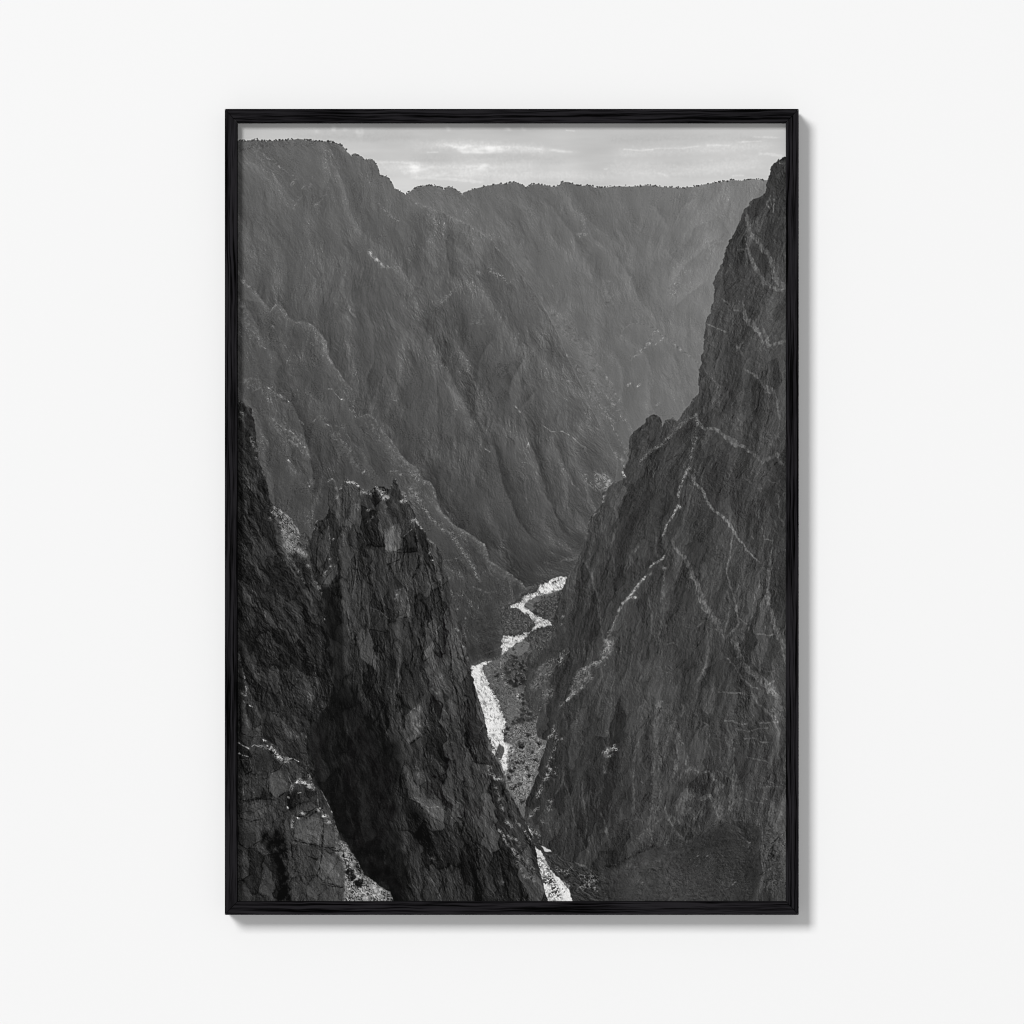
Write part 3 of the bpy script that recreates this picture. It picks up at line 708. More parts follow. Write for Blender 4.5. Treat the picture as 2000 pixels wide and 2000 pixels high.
    chips(P(4, '215,680 480,800 700,980 600,1000 400,900 215,820'), 190, (2.0, 1.2), 118, 70, .6)
    chips(P(4, '480,1080 640,1200 840,1330 920,1560 860,1520 700,1360 520,1220'), 150, (4.0, 1.0), 126, 55, .7)
    chips(P(4, '1000,540 1180,720 1300,880 1330,1100 1240,1020 1100,840'), 130, (2.4, 1.1), 110, 65, .6)
    chips(P(4, '1340,1110 1460,1095 1560,1200 1800,1520 1932,1660 1932,1900 1700,1600 1500,1300'), 260, (2.2, 1.2), 112, 55, .6)
    chips(P(4, '1100,1220 1300,1420 1400,1680 1300,1600 1180,1400'), 120, (2.0, 1.3), 104, 65, .6)
    # sparkling crest and inner ridge lines towards the river
    sparkle(P(4, '1760,1490 1830,1570 1900,1630') + P(5, '60,1600 130,1720 200,1740 240,1830 270,1920') + P(8, '270,120 300,190'), 4, 130, 140, (1.8, .9))
    sparkle(P(5, '0,1640 60,1700 130,1750 150,1760'), 4, 50, 150, (1.8, .9))
    sparkle(P(5, '0,1800 40,1830 100,1930'), 4, 50, 145, (1.8, .9))
    sparkle(P(8, '270,120 300,190 380,270 440,330 560,390 640,450 710,500 740,580'), 4, 150, 128, (2.2, .8), 45)
    sparkle(P(8, '690,480 710,500'), 2, 10, 180)
    sparkle(P(8, '0,20 100,110 190,240 280,330 380,380 480,530 560,650 660,830'), 3, 170, 140, (2.4, .8), 50)
    sparkle(P(8, '300,310 420,400 520,600'), 7, 70, 122, (2.2, .8), 50)
    chips(P(8, '560,390 710,520 760,660 900,900 920,1000 800,800 650,560'), 170, (2.0, .8), 118, 50, 0.6)
    chips(P(8, '740,650 850,710 960,780 1050,850 1100,910 1050,920 950,860 800,760'), 230, (2.2, 1.0), 104, 40, 0.6)
    sparkle(P(8, '1050,860 1100,910'), 1, 16, 150)
    crease(P(8, '140,130 190,240 280,330 380,380 480,530 560,650 660,830'), -6, 40, 4, 20)
    crease(P(8, '510,740 520,880 520,960'), -4, 14, 4, 10)
    stroke(P(8, '590,900 650,920 730,950 800,945'), [3, 5, 3], 24, 1.2, .2)
    sparkle(P(8, '310,640 350,650 420,630 500,640'), 2, 26, 100)
    chips(P(8, '600,920 800,950 780,1060 650,1080'), 90, (1.8, 1.0), 92, 60, .6)
    sparkle(P(8, '570,1150 650,1200'), 3, 16, 110)
    sparkle(P(8, '330,700 360,830'), 3, 24, 110)
    chips(P(8, '600,1200 860,1150 860,1500 640,1450'), 160, (1.0, 4.5), 72, 90, .5, .12)
    chips(P(8, '600,1200 860,1150 860,1500 640,1450'), 120, (1.0, 4.0), 48, 90, .5, .12)
    fill(P(8, '540,1480 700,1440 860,1520 850,1590 700,1600 580,1650'), -8, 4)
    stroke(P(8, '640,1560 720,1520 850,1470'), 3, 12, 1.5, .1)

    # ------------------------------------------------------------------ valley floor and river
    fl = A('974,1184 1000,1178 1050,1135 1120,1118 1120,1300 1085,1470 1030,1620 985,1540 945,1460 910,1310 935,1288 960,1284 977,1278 981,1242')
    layer(fl, [(1000, 1210, 62), (1070, 1180, 64), (1010, 1290, 72), (1010, 1350, 90), (1010, 1480, 104), (1050, 1300, 60), (1040, 1440, 98), (1020, 1560, 98)], 60, 9, ((12, 1), (5, 1), (2.5, .8)), 1, grain=6)
    bar = lambda pts, v, am: layer(pts, [(1000, 1300, v), (1000, 1400, v + 2)], 35, am, ((5, 1), (2.4, .8)), 0.8, grain=4, patch=2)
    bar(P(8, '855,1640 862,1530 960,1470 1080,1395 1130,1430 1110,1500 1000,1570 930,1590'), 104, 6)
    bar(P(8, '1080,1070 1110,1030 1200,985 1290,960 1420,920 1420,980 1300,1010 1220,1030 1190,1090 1150,1130'), 96, 8)
    bar(P(8, '690,1640 770,1600 840,1580 860,1640 830,1720 880,1800 960,1840 1080,1870 1090,1932') + P(11, '1090,40 1060,150 1050,260 960,340 910,370 890,280 845,200 790,50') + P(8, '800,1900 760,1840 710,1740'), 98, 6)
    for q in (P(8, '862,1530 960,1470 1080,1395 1110,1500 930,1590'), P(8, '690,1640 770,1600 840,1580 830,1720 960,1840 1090,1932 800,1932'), P(11, '800,0 1090,40 1050,260 910,370 890,280')):
        chips(q, 200, (2.0, 1.0), 58, 40, .6)
        chips(q, 150, (2.0, 1.0), 138, 40, .5)
    rivA = P(8, '1500,800 1380,805 1300,850 1220,885 1190,945 1070,985 1040,1040 945,1070 960,1095 1030,1105 1075,1150 1150,1200 1170,1260 1150,1310 1080,1335 1000,1355 880,1360 870,1400 865,1530 900,1505 960,1465 1080,1385 1130,1330 1240,1280 1350,1260 1330,1225 1250,1190 1160,1140 1085,1085 1090,1050 1130,1010 1200,985 1280,965 1400,930 1470,905')
    rivB = P(8, '770,1590 680,1605 575,1650 540,1665 580,1790 620,1930') + P(11, '590,0 640,140 685,280 715,460 755,500 780,630 850,690 860,750 900,815 890,850 930,750 940,650 985,590 960,560 900,520 880,470 885,410 910,350 890,280 845,200 830,140 790,50') + P(8, '800,1900 760,1840 710,1740 680,1680 700,1640')
    for r in (rivA, rivB):
        m = layer(r, [(1000, 1200, 222), (930, 1330, 222), (960, 1400, 234), (985, 1460, 222), (1080, 1140, 230), (1060, 1215, 214), (945, 1370, 216)], 55, 8, ((7, 1), (3, 1)), 2.6, stretch=2.6, grain=3, scale=5, patch=9)
        for i in range(0, len(r) - 1): stroke([r[i], r[i + 1]], [2, 5, 2], -80, 2.4, .45, 2.0, .8)
        chips(r, 200, (1.4, .8), 244, 30, .6)
        chips(r, 110, (4.2, 1.5), 150, 62, .6)
        m_ = CLIP; IMG[:] = IMG - m_ * np.clip(fbm(XX / 13, YY / 9, 3, 555) - .05, 0, .6) * 70
    unclip()
    bar(P(11, '840,540 890,575 895,610 865,680 800,660'), 82, 8)
    unclip()
    sparkle(P(8, '1340,860 1420,840'), 1.4, 14, 60, (2.0, 1.0))
    for a in ('1060,960 1200,930 1250,980', '1150,1130 1350,1260', '1040,1040 1075,985', '880,1365 1000,1355 1080,1330', '1130,1335 1240,1285', '1090,1150 1180,1260', '680,1680 710,1740 760,1840 800,1930'):
        sparkle(P(8, a), 3, 34, 50, (1.6, 1.2), None, .8)
    for a in ('790,50 830,140 890,280 910,350', '885,410 900,520', '960,560 940,650 930,750', '745,480 800,600 850,700'):
        sparkle(P(11, a), 2.6, 40, 52, (1.8, 1.3), None, .8)
    sparkle(P(8, '1110,920 1200,905 1190,950 1080,980 1000,1060'), 5, 60, 130, (1.6, .8))
    bushes(P(8, '850,1090 940,1105 1020,1110 1060,1150 1100,1190 1165,1255 1080,1320 980,1340 890,1345 880,1200'), 260, 3.4, 46, 116)
    bushes(P(8, '1200,1040 1240,1010 1400,950 1440,960 1390,1130 1345,1240 1250,1180 1170,1130'), 200, 3.6, 46, 112)
    bushes(P(8, '1130,1350 1330,1270 1380,1290 1300,1450 1180,1420 1100,1400'), 90, 3.2, 46, 112)
    chips(P(8, '850,1090 1020,1110 1165,1255 1080,1320 890,1345'), 200, (1.6, 1.1), 112, 30, .6)
    chips(P(8, '1200,1000 1440,950 1390,1130 1345,1240 1170,1130'), 170, (1.6, 1.1), 116, 30, .6)
    chips(P(8, '1130,1350 1380,1290 1300,1450 1100,1560 1000,1700'), 140, (1.6, 1.0), 120, 60, .6)
    bushes(P(8, '880,1620 980,1560 1100,1600 1110,1800 1040,1830 960,1810 880,1760'), 60, 4.4, 34, 120)
    sparkle(P(8, '870,1560 860,1650 880,1780 940,1820'), 3, 50, 150, (1.6, 1))
    bushes(P(8, '960,1760 1010,1770 1000,1840 950,1840'), 10, 5.5, 30, 120)
    sparkle(P(8, '860,1560 1000,1560'), 4, 30, 66, (1.6, 1.2))
    for c in ('990,1570', '830,1730'):
        x, y = P(8, c)[0]
        bushes([(x - 3, y - 3), (x + 3, y - 3), (x + 3, y + 3), (x - 3, y + 3)], 4, 4, 28, 80)
    bushes(P(11, '990,60 1100,90 1110,220 1190,290 1180,330 1050,330 980,360 960,330 1060,260 1060,160'), 80, 4.2, 40, 110)
    sparkle(P(11, '1010,70 1040,130'), 3, 26, 190)
    for q_ in (P(8, '700,1650 860,1650 960,1840 1080,1900 1060,1932 820,1932'), P(8, '870,1540 960,1480 1100,1420 1100,1490 940,1590')):
        bushes(q_, 9, 3.0, 40, 130)
    boul = P(11, '890,420 960,380 1190,330 1190,470 1290,540 1230,660 1200,820 1150,970 1080,1100 1030,1150 960,1000 900,850 930,750 940,650 985,590 960,560')
    chips(boul, 620, (2.3, 1.0), 168, -28, .75)
    chips(boul, 420, (2.0, 1.1), 40, -28, .75)
    fill(P(11, '930,900 1130,760 1200,700 1200,820 1120,1000 980,1000'), 14, 4)
    for c, r in (('1160,620', 4), ('1110,770', 5), ('1130,840', 4.5), ('1010,940', 6), ('1050,565', 6), ('1220,540', 5), ('960,800', 5), ('1180,690', 4), ('1120,460', 5), ('920,400', 6), ('900,450', 5), ('1010,720', 4),
                 ('1070,720', 4), ('1040,920', 4), ('970,960', 4), ('930,860', 4), ('1060,1080', 4), ('990,770', 3.5)):
        x, y = P(11, c)[0]
        bushes([(x - r * .6, y - r * .5), (x + r * .6, y - r * .5), (x + r * .6, y + r * .5), (x - r * .6, y + r * .5)], 5, r * 0.75, 30, 100, .85)
    sparkle(P(11, '1170,630 1290,560'), 2, 24, 160, (2.5, .9), -35)

    # ------------------------------------------------------------------ great cliff on the right
    rc = P(3, '1760,505 1715,520 1690,535 1640,545 1605,570 1580,600 1560,670 1540,745 1525,800 1505,865 1470,890 1400,910 1375,930 1368,970 1335,990 1300,1050 1280,1110 1240,1190 1210,1275 1175,1300 1165,1350 1140,1390 1120,1470 1090,1560 1040,1640 1025,1700 1035,1750 1030,1830') \
        + P(6, '1030,20 1015,80 1000,150 965,200 960,260 945,330 935,430 935,520 915,560 915,630 890,700 885,770 890,870 885,910 840,960 790,1030 740,1090 705,1150 690,1175 655,1135 600,1155 565,1165 550,1220 525,1140 490,1110 430,1115 390,1145 380,1190 330,1230 280,1260 250,1310 235,1340 225,1450 220,1530 180,1590 160,1650 165,1730 90,1745 40,1780 20,1830') \
        + P(8, '1815,20 1810,110 1770,170 1700,240 1685,330 1650,440 1620,510 1585,590 1580,640 1560,690 1520,750 1480,810 1445,915 1430,970 1400,1050 1370,1150 1355,1240 1380,1270 1330,1400 1250,1440 1160,1490 1110,1560 1110,1650 1095,1750 1090,1850') \
        + P(11, '1080,30 1110,200 1210,290 1190,370 1200,470 1300,520 1240,680 1200,830 1150,970 1090,1100 1080,1270 1150,1380 1230,1500') + [(1075, 1660), (1100, 1740), (1100, 1800), (1560, 1800)]
    ctrl = [(1520, 330, 62), (1500, 420, 64), (1450, 480, 60), (1420, 560, 62), (1500, 560, 68), (1400, 650, 60), (1500, 660, 66), (1390, 760, 58), (1460, 760, 58), (1520, 760, 68), (1270, 850, 58), (1330, 860, 62),
            (1400, 860, 62), (1500, 860, 62), (1230, 930, 54), (1300, 950, 58), (1420, 960, 58), (1510, 960, 64), (1200, 1020, 56), (1270, 1050, 60), (1360, 1060, 58), (1450, 1080, 60), (1510, 1080, 66), (1150, 1120, 56),
            (1230, 1130, 56), (1320, 1150, 58), (1420, 1160, 60), (1120, 1240, 54), (1230, 1260, 55), (1350, 1260, 59), (1450, 1280, 56), (1520, 1250, 62), (1060, 1320, 54), (1130, 1400, 52), (1230, 1380, 55), (1280, 1380, 66),
            (1380, 1370, 62), (1450, 1400, 56), (1520, 1400, 66), (1100, 1500, 50), (1200, 1480, 50), (1250, 1540, 50), (1330, 1500, 56), (1450, 1500, 58), (1520, 1500, 62), (1070, 1600, 46), (1180, 1600, 48), (1280, 1600, 56),
            (1400, 1580, 58), (1500, 1620, 60), (1150, 1680, 44), (1250, 1660, 50), (1350, 1700, 48)]
    angm = tone([(1500, 350, 78), (1450, 450, 112), (1520, 500, 100), (1420, 600, 118), (1500, 620, 125), (1400, 720, 105), (1500, 780, 100), (1450, 850, 110), (1330, 860, 130), (1260, 880, 115), (1220, 950, 110), (1380, 960, 104),
                 (1500, 920, 128), (1280, 1040, 120), (1180, 1100, 102), (1360, 1080, 112), (1480, 1060, 100), (1250, 1180, 108), (1400, 1200, 110), (1500, 1220, 96), (1150, 1250, 98), (1300, 1300, 100), (1400, 1350, 108),
                 (1480, 1380, 60), (1100, 1400, 100), (1220, 1450, 96), (1300, 1500, 98), (1450, 1500, 112), (1100, 1550, 84), (1200, 1600, 88), (1350, 1600, 98), (1500, 1600, 98)])
    am = tone([(1500, 400, 9), (1400, 700, 9.5), (1450, 850, 9.5), (1250, 900, 9), (1250, 1100, 9), (1450, 1150, 10), (1150, 1300, 8), (1300, 1350, 9), (1500, 1400, 12), (1100, 1550, 7.5), (1250, 1550, 8.5), (1450, 1550, 11), (1500, 1650, 13)])
    RC = layer(rc, [(a, b, c + 5) for a, b, c in ctrl], angm, am * .72, ((36, .5), (16, .8), (7, 1.), (3.4, 1.1)), 2.0, stretch=4.2, grain=4.0, facet=((103, 26, 130, 20, 4, 1.3), (106, 9, 44, 12, 5, .9)), scale=11, halo=22, knee=1.3, iso_mix=.22, carve=(62, 4.2, .42), spark=26, scrub=12)
    keep = CLIP; unclip()
    crest_trees(P(3, '1640,545 1690,530 1715,525'), 26, 2.4, 40, -1.0); CLIP = keep
    sparkle(P(3, '1610,575 1660,575 1710,580'), 1.2, 26, 130, (2, .8))
    sparkle(P(6, '565,1165 600,1155 655,1140 690,1180'), 1.5, 30, 120)
    # slabs and gullies
    for q, ra, rw, la, lw in ((P(3, '1580,700 1610,800 1620,900 1530,1000'), 6, 18, -6, 14), (P(3, '1340,1020 1360,1150 1350,1400 1400,1560'), -8, 40, 4, 14),
                              (P(6, '1220,20 1190,140 1140,260'), -6, 14, 5, 14), (P(6, '1560,180 1480,260'), -4, 14, 5, 14), (P(6, '950,220 1010,420 970,600 1000,760'), -4, 20, 4, 20),
                              (P(6, '1340,720 1400,820 1390,1000 1440,1200'), 6, 30, -8, 40), (P(6, '870,1100 880,1180 850,1340 820,1500 800,1610 740,1720 700,1880'), -4, 30, 7, 16),
                              (P(6, '530,1150 550,1260 530,1400 340,1560'), 5, 14, -8, 20), (P(6, '860,1110 760,1210 640,1290 540,1390 420,1460 350,1530'), 6, 30, -9, 20),
                              (P(6, '570,1540 700,1480'), 0, 4, 0, 4), (P(9, '700,30 690,140 640,240 590,310 560,390 545,440 565,560 560,620 460,680 420,720 380,810 300,900 250,980 190,1040 130,1120 80,1280 30,1330 10,1400'), -7, 34, 8, 18),
                              (P(9, '750,640 730,760 640,950 600,1080'), 6, 22, -11, 14), (P(9, '1100,480 1060,680 1000,880'), 4, 20, -9, 16), (P(9, '560,700 555,900 540,1100'), -4, 14, 4, 12),
                              (P(9, '440,1560 380,1650 320,1800 330,1930'), -9, 16, 8, 26), (P(9, '760,1600 730,1760 700,1930'), 7, 26, -9, 14), (P(12, '930,40 900,190 1000,290'), -8, 14, 8, 24),
                              (P(12, '1060,10 1050,170 1010,300'), 8, 16, -8, 12), (P(12, '720,60 760,190 690,380 600,620'), 6, 24, -5, 30), (P(12, '360,340 330,480 280,640'), -5, 16, 5, 16),
                              (P(11, '1420,130 1450,260 1490,420'), 6, 10, -4, 16), (P(11, '1450,700 1450,900 1380,1020 1320,1150'), 6, 16, -5, 30), (P(11, '1620,850 1640,1050 1660,1300'), 5, 10, -5, 14),
                              (P(11, '1450,930 1530,1080 1560,1300 1640,1500'), 5, 12, -5, 16), (P(8, '1650,700 1720,800 1790,1000 1800,1300'), -4, 24, 4, 24), (P(8, '1480,1000 1460,1200 1440,1450'), -3, 20, 4, 20),
                              (P(8, '1610,1280 1650,1500 1640,1600'), 4, 14, -4, 20)):
        crease(q, la, lw, ra, rw, 2.0)
    fill(P(9, '460,1550 720,1560 760,1640 700,1930 340,1932 380,1700'), 6, 6)
    fill(P(12, '350,0 520,0 540,180 480,420 380,420 330,200'), 8, 6)
    fill(P(12, '940,20 1060,0 1040,170 980,290 910,190'), 12, 3)
    fill(P(12, '0,560 130,640 180,760 180,1100 40,1300 0,1200'), -4, 6)
    fill(P(11, '1340,1080 1480,1000 1540,1180 1560,1400 1320,1300'), 4, 7)
    fill(P(11, '1190,430 1330,330 1340,480 1300,520 1200,470'), -6, 4)
    fill(P(6, '1330,760 1480,820 1500,1060 1440,1380 1330,1300 1280,1000'), -7, 10)
    fill(P(6, '1180,1560 1360,1580 1380,1900 1100,1930 900,1760'), -4, 10)
    fill(P(6, '240,1330 540,1250 530,1400 350,1520 230,1500'), -4, 6)
    fill(P(6, '1080,0 1200,0 1130,200 1040,240'), -4, 8)
    fill(P(12, '600,1000 690,1060 660,1200 600,1180'), -10, 3)
    fill(P(12, '720,860 880,830 960,960 880,1020 760,980 690,960'), -9, 4)
    fill(P(12, '920,800 1050,900 1040,980 940,960'), -4, 4)
    # pale pegmatite veins
    V = [(P(3, '1330,1030 1360,1150 1365,1240 1430,1270 1480,1370 1560,1450 1590,1540 1600,1640 1660,1720 1730,1750'), [5, 7, 8, 6, 6, 7, 6, 9, 8], 32), (P(3, '1340,1250 1350,1370 1390,1470 1430,1570 1500,1680 1600,1750 1720,1775'), [4, 4, 6, 6, 5, 5], 28),
         (P(3, '1200,1600 1250,1690 1210,1750'), 1.4, 22), (P(3, '1090,1590 1140,1620 1180,1560'), 1.4, 18), (P(3, '1270,1380 1330,1385'), 3, 22), (P(3, '1570,870 1530,960 1560,1000'), 1.6, 60), (P(3, '1600,900 1590,1040'), 1.6, 50), (P(3, '1555,900 1580,990'), 1.4, 44),
         (P(3, '1450,1240 1490,1130 1530,1070'), 2, 18), (P(3, '1560,1050 1640,1090 1715,1080'), 2, 14), (P(3, '1160,1520 1200,1560 1260,1680'), 1.6, 16), (P(3, '1380,1480 1440,1580'), 4, 14),
         (P(6, '1300,20 1330,190 1400,260 1450,330 1500,440'), [2, 5, 9, 5, 2], 36), (P(6, '1480,270 1520,350 1550,460 1640,430 1720,400'), [3, 4, 5, 4, 5], 28), (P(6, '1110,10 1190,90'), 2.4, 26), (P(6, '1220,125 1290,130'), 2, 24),
         (P(6, '960,240 1060,290 1150,330'), [1.4, 1.6, 3], 36), (P(6, '1310,680 1440,750 1500,820 1560,880 1620,940 1640,1060 1650,1170'), [2, 3, 5, 9, 3, 2.4, 2], 30), (P(6, '930,630 970,720'), 1.4, 30), (P(6, '1000,750 1080,860'), 1.6, 28),
         (P(6, '870,1160 930,1230 1080,1260 1150,1330 1240,1390 1330,1430 1400,1470'), [2, 4, 5, 5, 8, 4, 4], 36), (P(6, '1400,1470 1490,1570 1560,1510 1640,1490 1660,1560 1710,1600'), [5, 3, 5, 5, 3], 26), (P(6, '1380,1600 1390,1510'), 2, 20), (P(6, '1560,900 1540,1060'), 3, 16),
         (P(6, '1310,1690 1390,1760'), 1.6, 26), (P(6, '1440,1810 1490,1810'), 1.4, 24), (P(6, '1540,1720 1580,1750 1630,1750'), 1.4, 26), (P(6, '1170,880 1165,980'), 1.6, 26), (P(6, '1300,980 1320,880'), 1.4, 20), (P(6, '1240,460 1330,580'), 3, 22), (P(6, '1260,480 1310,420'), 2, 22),
         (P(6, '790,1660 850,1740 920,1820 970,1920') + P(9, '940,30 1010,160 1120,240 1210,350 1250,430 1350,550 1470,680'), [5, 3.5, 3, 3.5, 3.4, 4.5, 3, 2.6, 2], 46),
         (P(9, '1210,370 1190,550 1150,750 1180,870 1220,980 1250,1130 1270,1230 1240,1290 1150,1370'), [3, 3, 2, 2.2, 2.4, 2.4, 2.6, 4], 36), (P(9, '1190,1060 1170,1180 1130,1330'), 2, 26), (P(9, '1150,930 1190,1050'), 1.8, 18),
         (P(9, '640,500 760,640 830,780 900,950 950,1090 1040,1190 1090,1330 1130,1380'), [3, 5, 6, 7, 9, 9, 8, 5], 32), (P(9, '1210,1370 1260,1490 1300,1620 1390,1710 1480,1770 1560,1870 1640,1930'), [7, 8, 7, 8, 8, 12, 8], 32),
         (P(9, '1580,450 1570,650 1540,880 1530,1010 1570,1130 1610,1290 1660,1390 1700,1520 1710,1680'), [3, 3, 7, 3, 6, 7, 7, 5, 2], 34), (P(9, '1470,870 1420,1000 1390,1180 1350,1330'), [2.4, 2, 2, 2], 30), (P(9, '1440,1345 1500,1340 1560,1355 1600,1345'), 1.8, 46),
         (P(9, '1270,1190 1360,1255'), 1.4, 30), (P(9, '970,1250 980,1500 960,1640 870,1800'), [2, 1.8, 4, 2], 30), (P(9, '1150,1560 1240,1660 1300,1770 1400,1840 1480,1870'), 2, 32), (P(9, '1480,1010 1475,1100'), 1.4, 18), (P(9, '1200,1560 1150,1580'), 1.4, 20),
         (P(9, '880,1270 950,1210'), 2, 24), (P(9, '70,580 90,680 110,800'), 2, 18), (P(9, '60,500 100,380 160,240'), 3, 14), (P(9, '390,900 430,1050 450,1180 440,1330'), 2.4, 22), (P(9, '520,1040 560,980 540,900'), 3, 22), (P(9, '570,1030 560,1300 530,1560'), 7, 12),
         (P(9, '530,1080 520,1350'), 2.4, 16), (P(9, '470,340 490,420 480,560 500,620'), 2, 16), (P(9, '1000,560 1100,420 1120,380'), 1.4, 10), (P(9, '280,570 325,510'), 2, 40), (P(9, '590,1440 640,1420 690,1450'), 2.4, 22), (P(9, '1520,40 1560,300'), 4, 12), (P(9, '1640,20 1650,240 1690,300'), 2.4, 22),
         (P(9, '1430,40 1425,230'), 3, 14), (P(9, '1390,410 1410,440'), 1.6, 30), (P(9, '1500,400 1520,450 1600,460'), 1.6, 26), (P(9, '1560,890 1630,940'), 1.4, 18), (P(9, '1530,1700 1620,1690'), 2, 18), (P(9, '1540,1820 1620,1770'), 2, 26), (P(9, '1180,1900 1300,1890'), 1.8, 20),
         (P(12, '500,140 490,400 490,700 500,850 500,1050 450,1250 400,1420 350,1500'), [9, 6, 7, 13, 16, 10, 9, 22], 20), (P(12, '690,420 680,530 710,640 670,780 640,880'), [4, 9, 7, 6, 3], 24), (P(12, '340,470 285,620 270,900 275,1080 270,1200'), [2, 3, 3, 4, 3], 24),
         (P(12, '780,620 775,740'), [2, 3], 26), (P(12, '830,760 790,790 760,800'), [3, 8, 6], 26), (P(12, '720,850 690,900'), [8, 6], 20), (P(12, '840,770 910,830 980,800 1060,900'), [3, 3, 3, 3.5], 34), (P(12, '1060,890 1100,940 1050,980 1080,1090 1110,1250 1140,1270'), [6, 8, 6, 9, 6, 4], 28), (P(12, '980,1020 1020,1080 1050,1150 1100,1280'), [5, 5, 5, 5], 34),
         (P(12, '740,1050 800,1010 870,1040'), [14, 16, 8], 22), (P(12, '900,1060 980,1030'), 7, 26), (P(12, '740,1060 710,1140 770,1180 840,1160'), [16, 12, 14, 8], 18), (P(12, '850,1180 855,1300 840,1410'), [4, 5, 4], 26), (P(12, '590,1200 640,1270 740,1280'), [6, 14, 5], 18), (P(12, '560,1130 590,1220 680,1380 770,1470'), [2, 3, 3, 6], 28),
         (P(12, '930,1100 910,1240'), 2.4, 26), (P(12, '880,1280 900,1360'), 2, 22), (P(12, '250,1270 310,1250 360,1270 370,1340 330,1440'), 2.2, 12), (P(12, '250,1270 200,1400'), 2.2, 24), (P(12, '540,1250 480,1300'), 2, 22), (P(12, '250,1690 350,1640 390,1650'), [4, 3, 2], 46), (P(12, '0,1320 40,1440 50,1520'), 3, 26),
         (P(12, '1210,480 1220,600 1220,850 1200,940'), [1.6, 2, 2.2], 26), (P(12, '1240,930 1250,1050 1200,1180'), [14, 18, 15], 22), (P(12, '1200,1200 1240,1270'), 4, 22), (P(12, '1180,600 1260,590'), 1.4, 22), (P(12, '900,200 960,250 990,300'), 1.8, 26), (P(12, '920,330 1010,390'), 3, 22), (P(12, '1130,470 1180,570'), [4, 5], 22),
         (P(12, '1120,320 1220,330 1300,360 1370,350'), 2, 30), (P(12, '1240,400 1360,430 1440,400 1550,390'), 1.8, 28), (P(12, '1300,490 1420,490 1490,525 1580,530'), 2, 32), (P(12, '1450,350 1560,345 1650,330'), 2.2, 30), (P(12, '1390,50 1460,180 1580,270 1640,400 1650,500'), [3, 3, 4, 5, 4], 26),
         (P(12, '1570,10 1600,60 1650,100 1630,220 1660,330'), [10, 10, 9, 14, 7], 24), (P(12, '1060,50 1180,60 1290,70 1400,90'), 1.8, 26), (P(12, '1110,250 1180,440 1210,520'), 2, 20), (P(12, '980,520 1030,660'), 1.8, 22), (P(12, '1095,500 1090,760'), 1.8, 18), (P(12, '970,680 985,780'), 1.8, 22), (P(12, '710,510 750,545'), 1.6, 40),
         (P(12, '1060,800 1180,860 1270,910'), 2, 22), (P(12, '1320,670 1400,680 1560,715'), 1.6, 24), (P(12, '1490,940 1640,945'), 2, 24), (P(12, '1340,1060 1400,1090 1520,1110'), 1.8, 22), (P(12, '1590,1040 1580,1200 1540,1330 1490,1420 1470,1560'), [5, 9, 7, 6, 6], 22), (P(12, '1650,1150 1620,1300 1660,1480 1690,1600'), [10, 8, 12, 8], 16),
         (P(12, '1440,1250 1470,1320'), 2, 20), (P(12, '340,890 370,910'), 1.6, 34), (P(12, '380,1190 450,1090'), 2, 16), (P(12, '480,190 530,160 520,200'), [5, 8, 4], 28), (P(12, '720,160 750,220 720,290'), [4, 6, 3], 18), (P(12, '860,830 820,780'), 2, 20),
         (P(8, '1710,720 1730,850 1780,1020 1790,1180 1810,1300 1830,1400'), [4, 3, 4, 6, 3, 3], 24), (P(8, '1650,1400 1650,1550 1660,1600'), 2.4, 28), (P(8, '1650,1560 1710,1580'), 1.8, 22), (P(8, '1680,1400 1720,1520'), 2, 18), (P(8, '1640,640 1680,720'), 3, 20), (P(8, '1620,940 1670,1080'), 2, 16), (P(8, '1800,1640 1830,1820 1860,1900'), 2.4, 18), (P(8, '1870,1340 1932,1290'), 2, 26),
         (P(11, '1440,180 1450,260 1480,370 1490,420'), 2.4, 26), (P(11, '1620,880 1630,1050 1670,1240 1660,1420'), 2, 22), (P(11, '1450,880 1530,1080 1560,1300 1640,1500 1700,1600'), 2.2, 22), (P(11, '1460,790 1420,960 1370,1020'), 2.2, 22), (P(11, '1700,980 1760,1160 1800,1060'), 2, 22), (P(11, '1800,1180 1870,1400'), 2.2, 24), (P(11, '1690,1120 1740,1180'), 2, 22), (P(11, '1300,1240 1340,1420'), 2, 16)]
    for q, w, dv in V:
        stroke(q, np.array(w) * 1.3, dv * .9, 1.6, 0.0, 2.0, 0.3)
    for q in (P(6, '1500,220 1580,110 1640,90'), P(6, '1190,180 1240,20'), P(6, '560,1560 700,1480'), P(6, '560,1240 530,1330'), P(9, '750,650 700,860'), P(12, '500,1280 600,1400'), P(6, '1390,1440 1400,1330'), P(3, '1700,780 1640,900 1500,1100'),
              P(9, '1080,500 1000,880'), P(12, '400,1000 280,1230'), P(12, '1180,470 1230,520'), P(6, '1640,1540 1500,1700')):
        stroke(q, 2.4, -16, 1.6, .15)
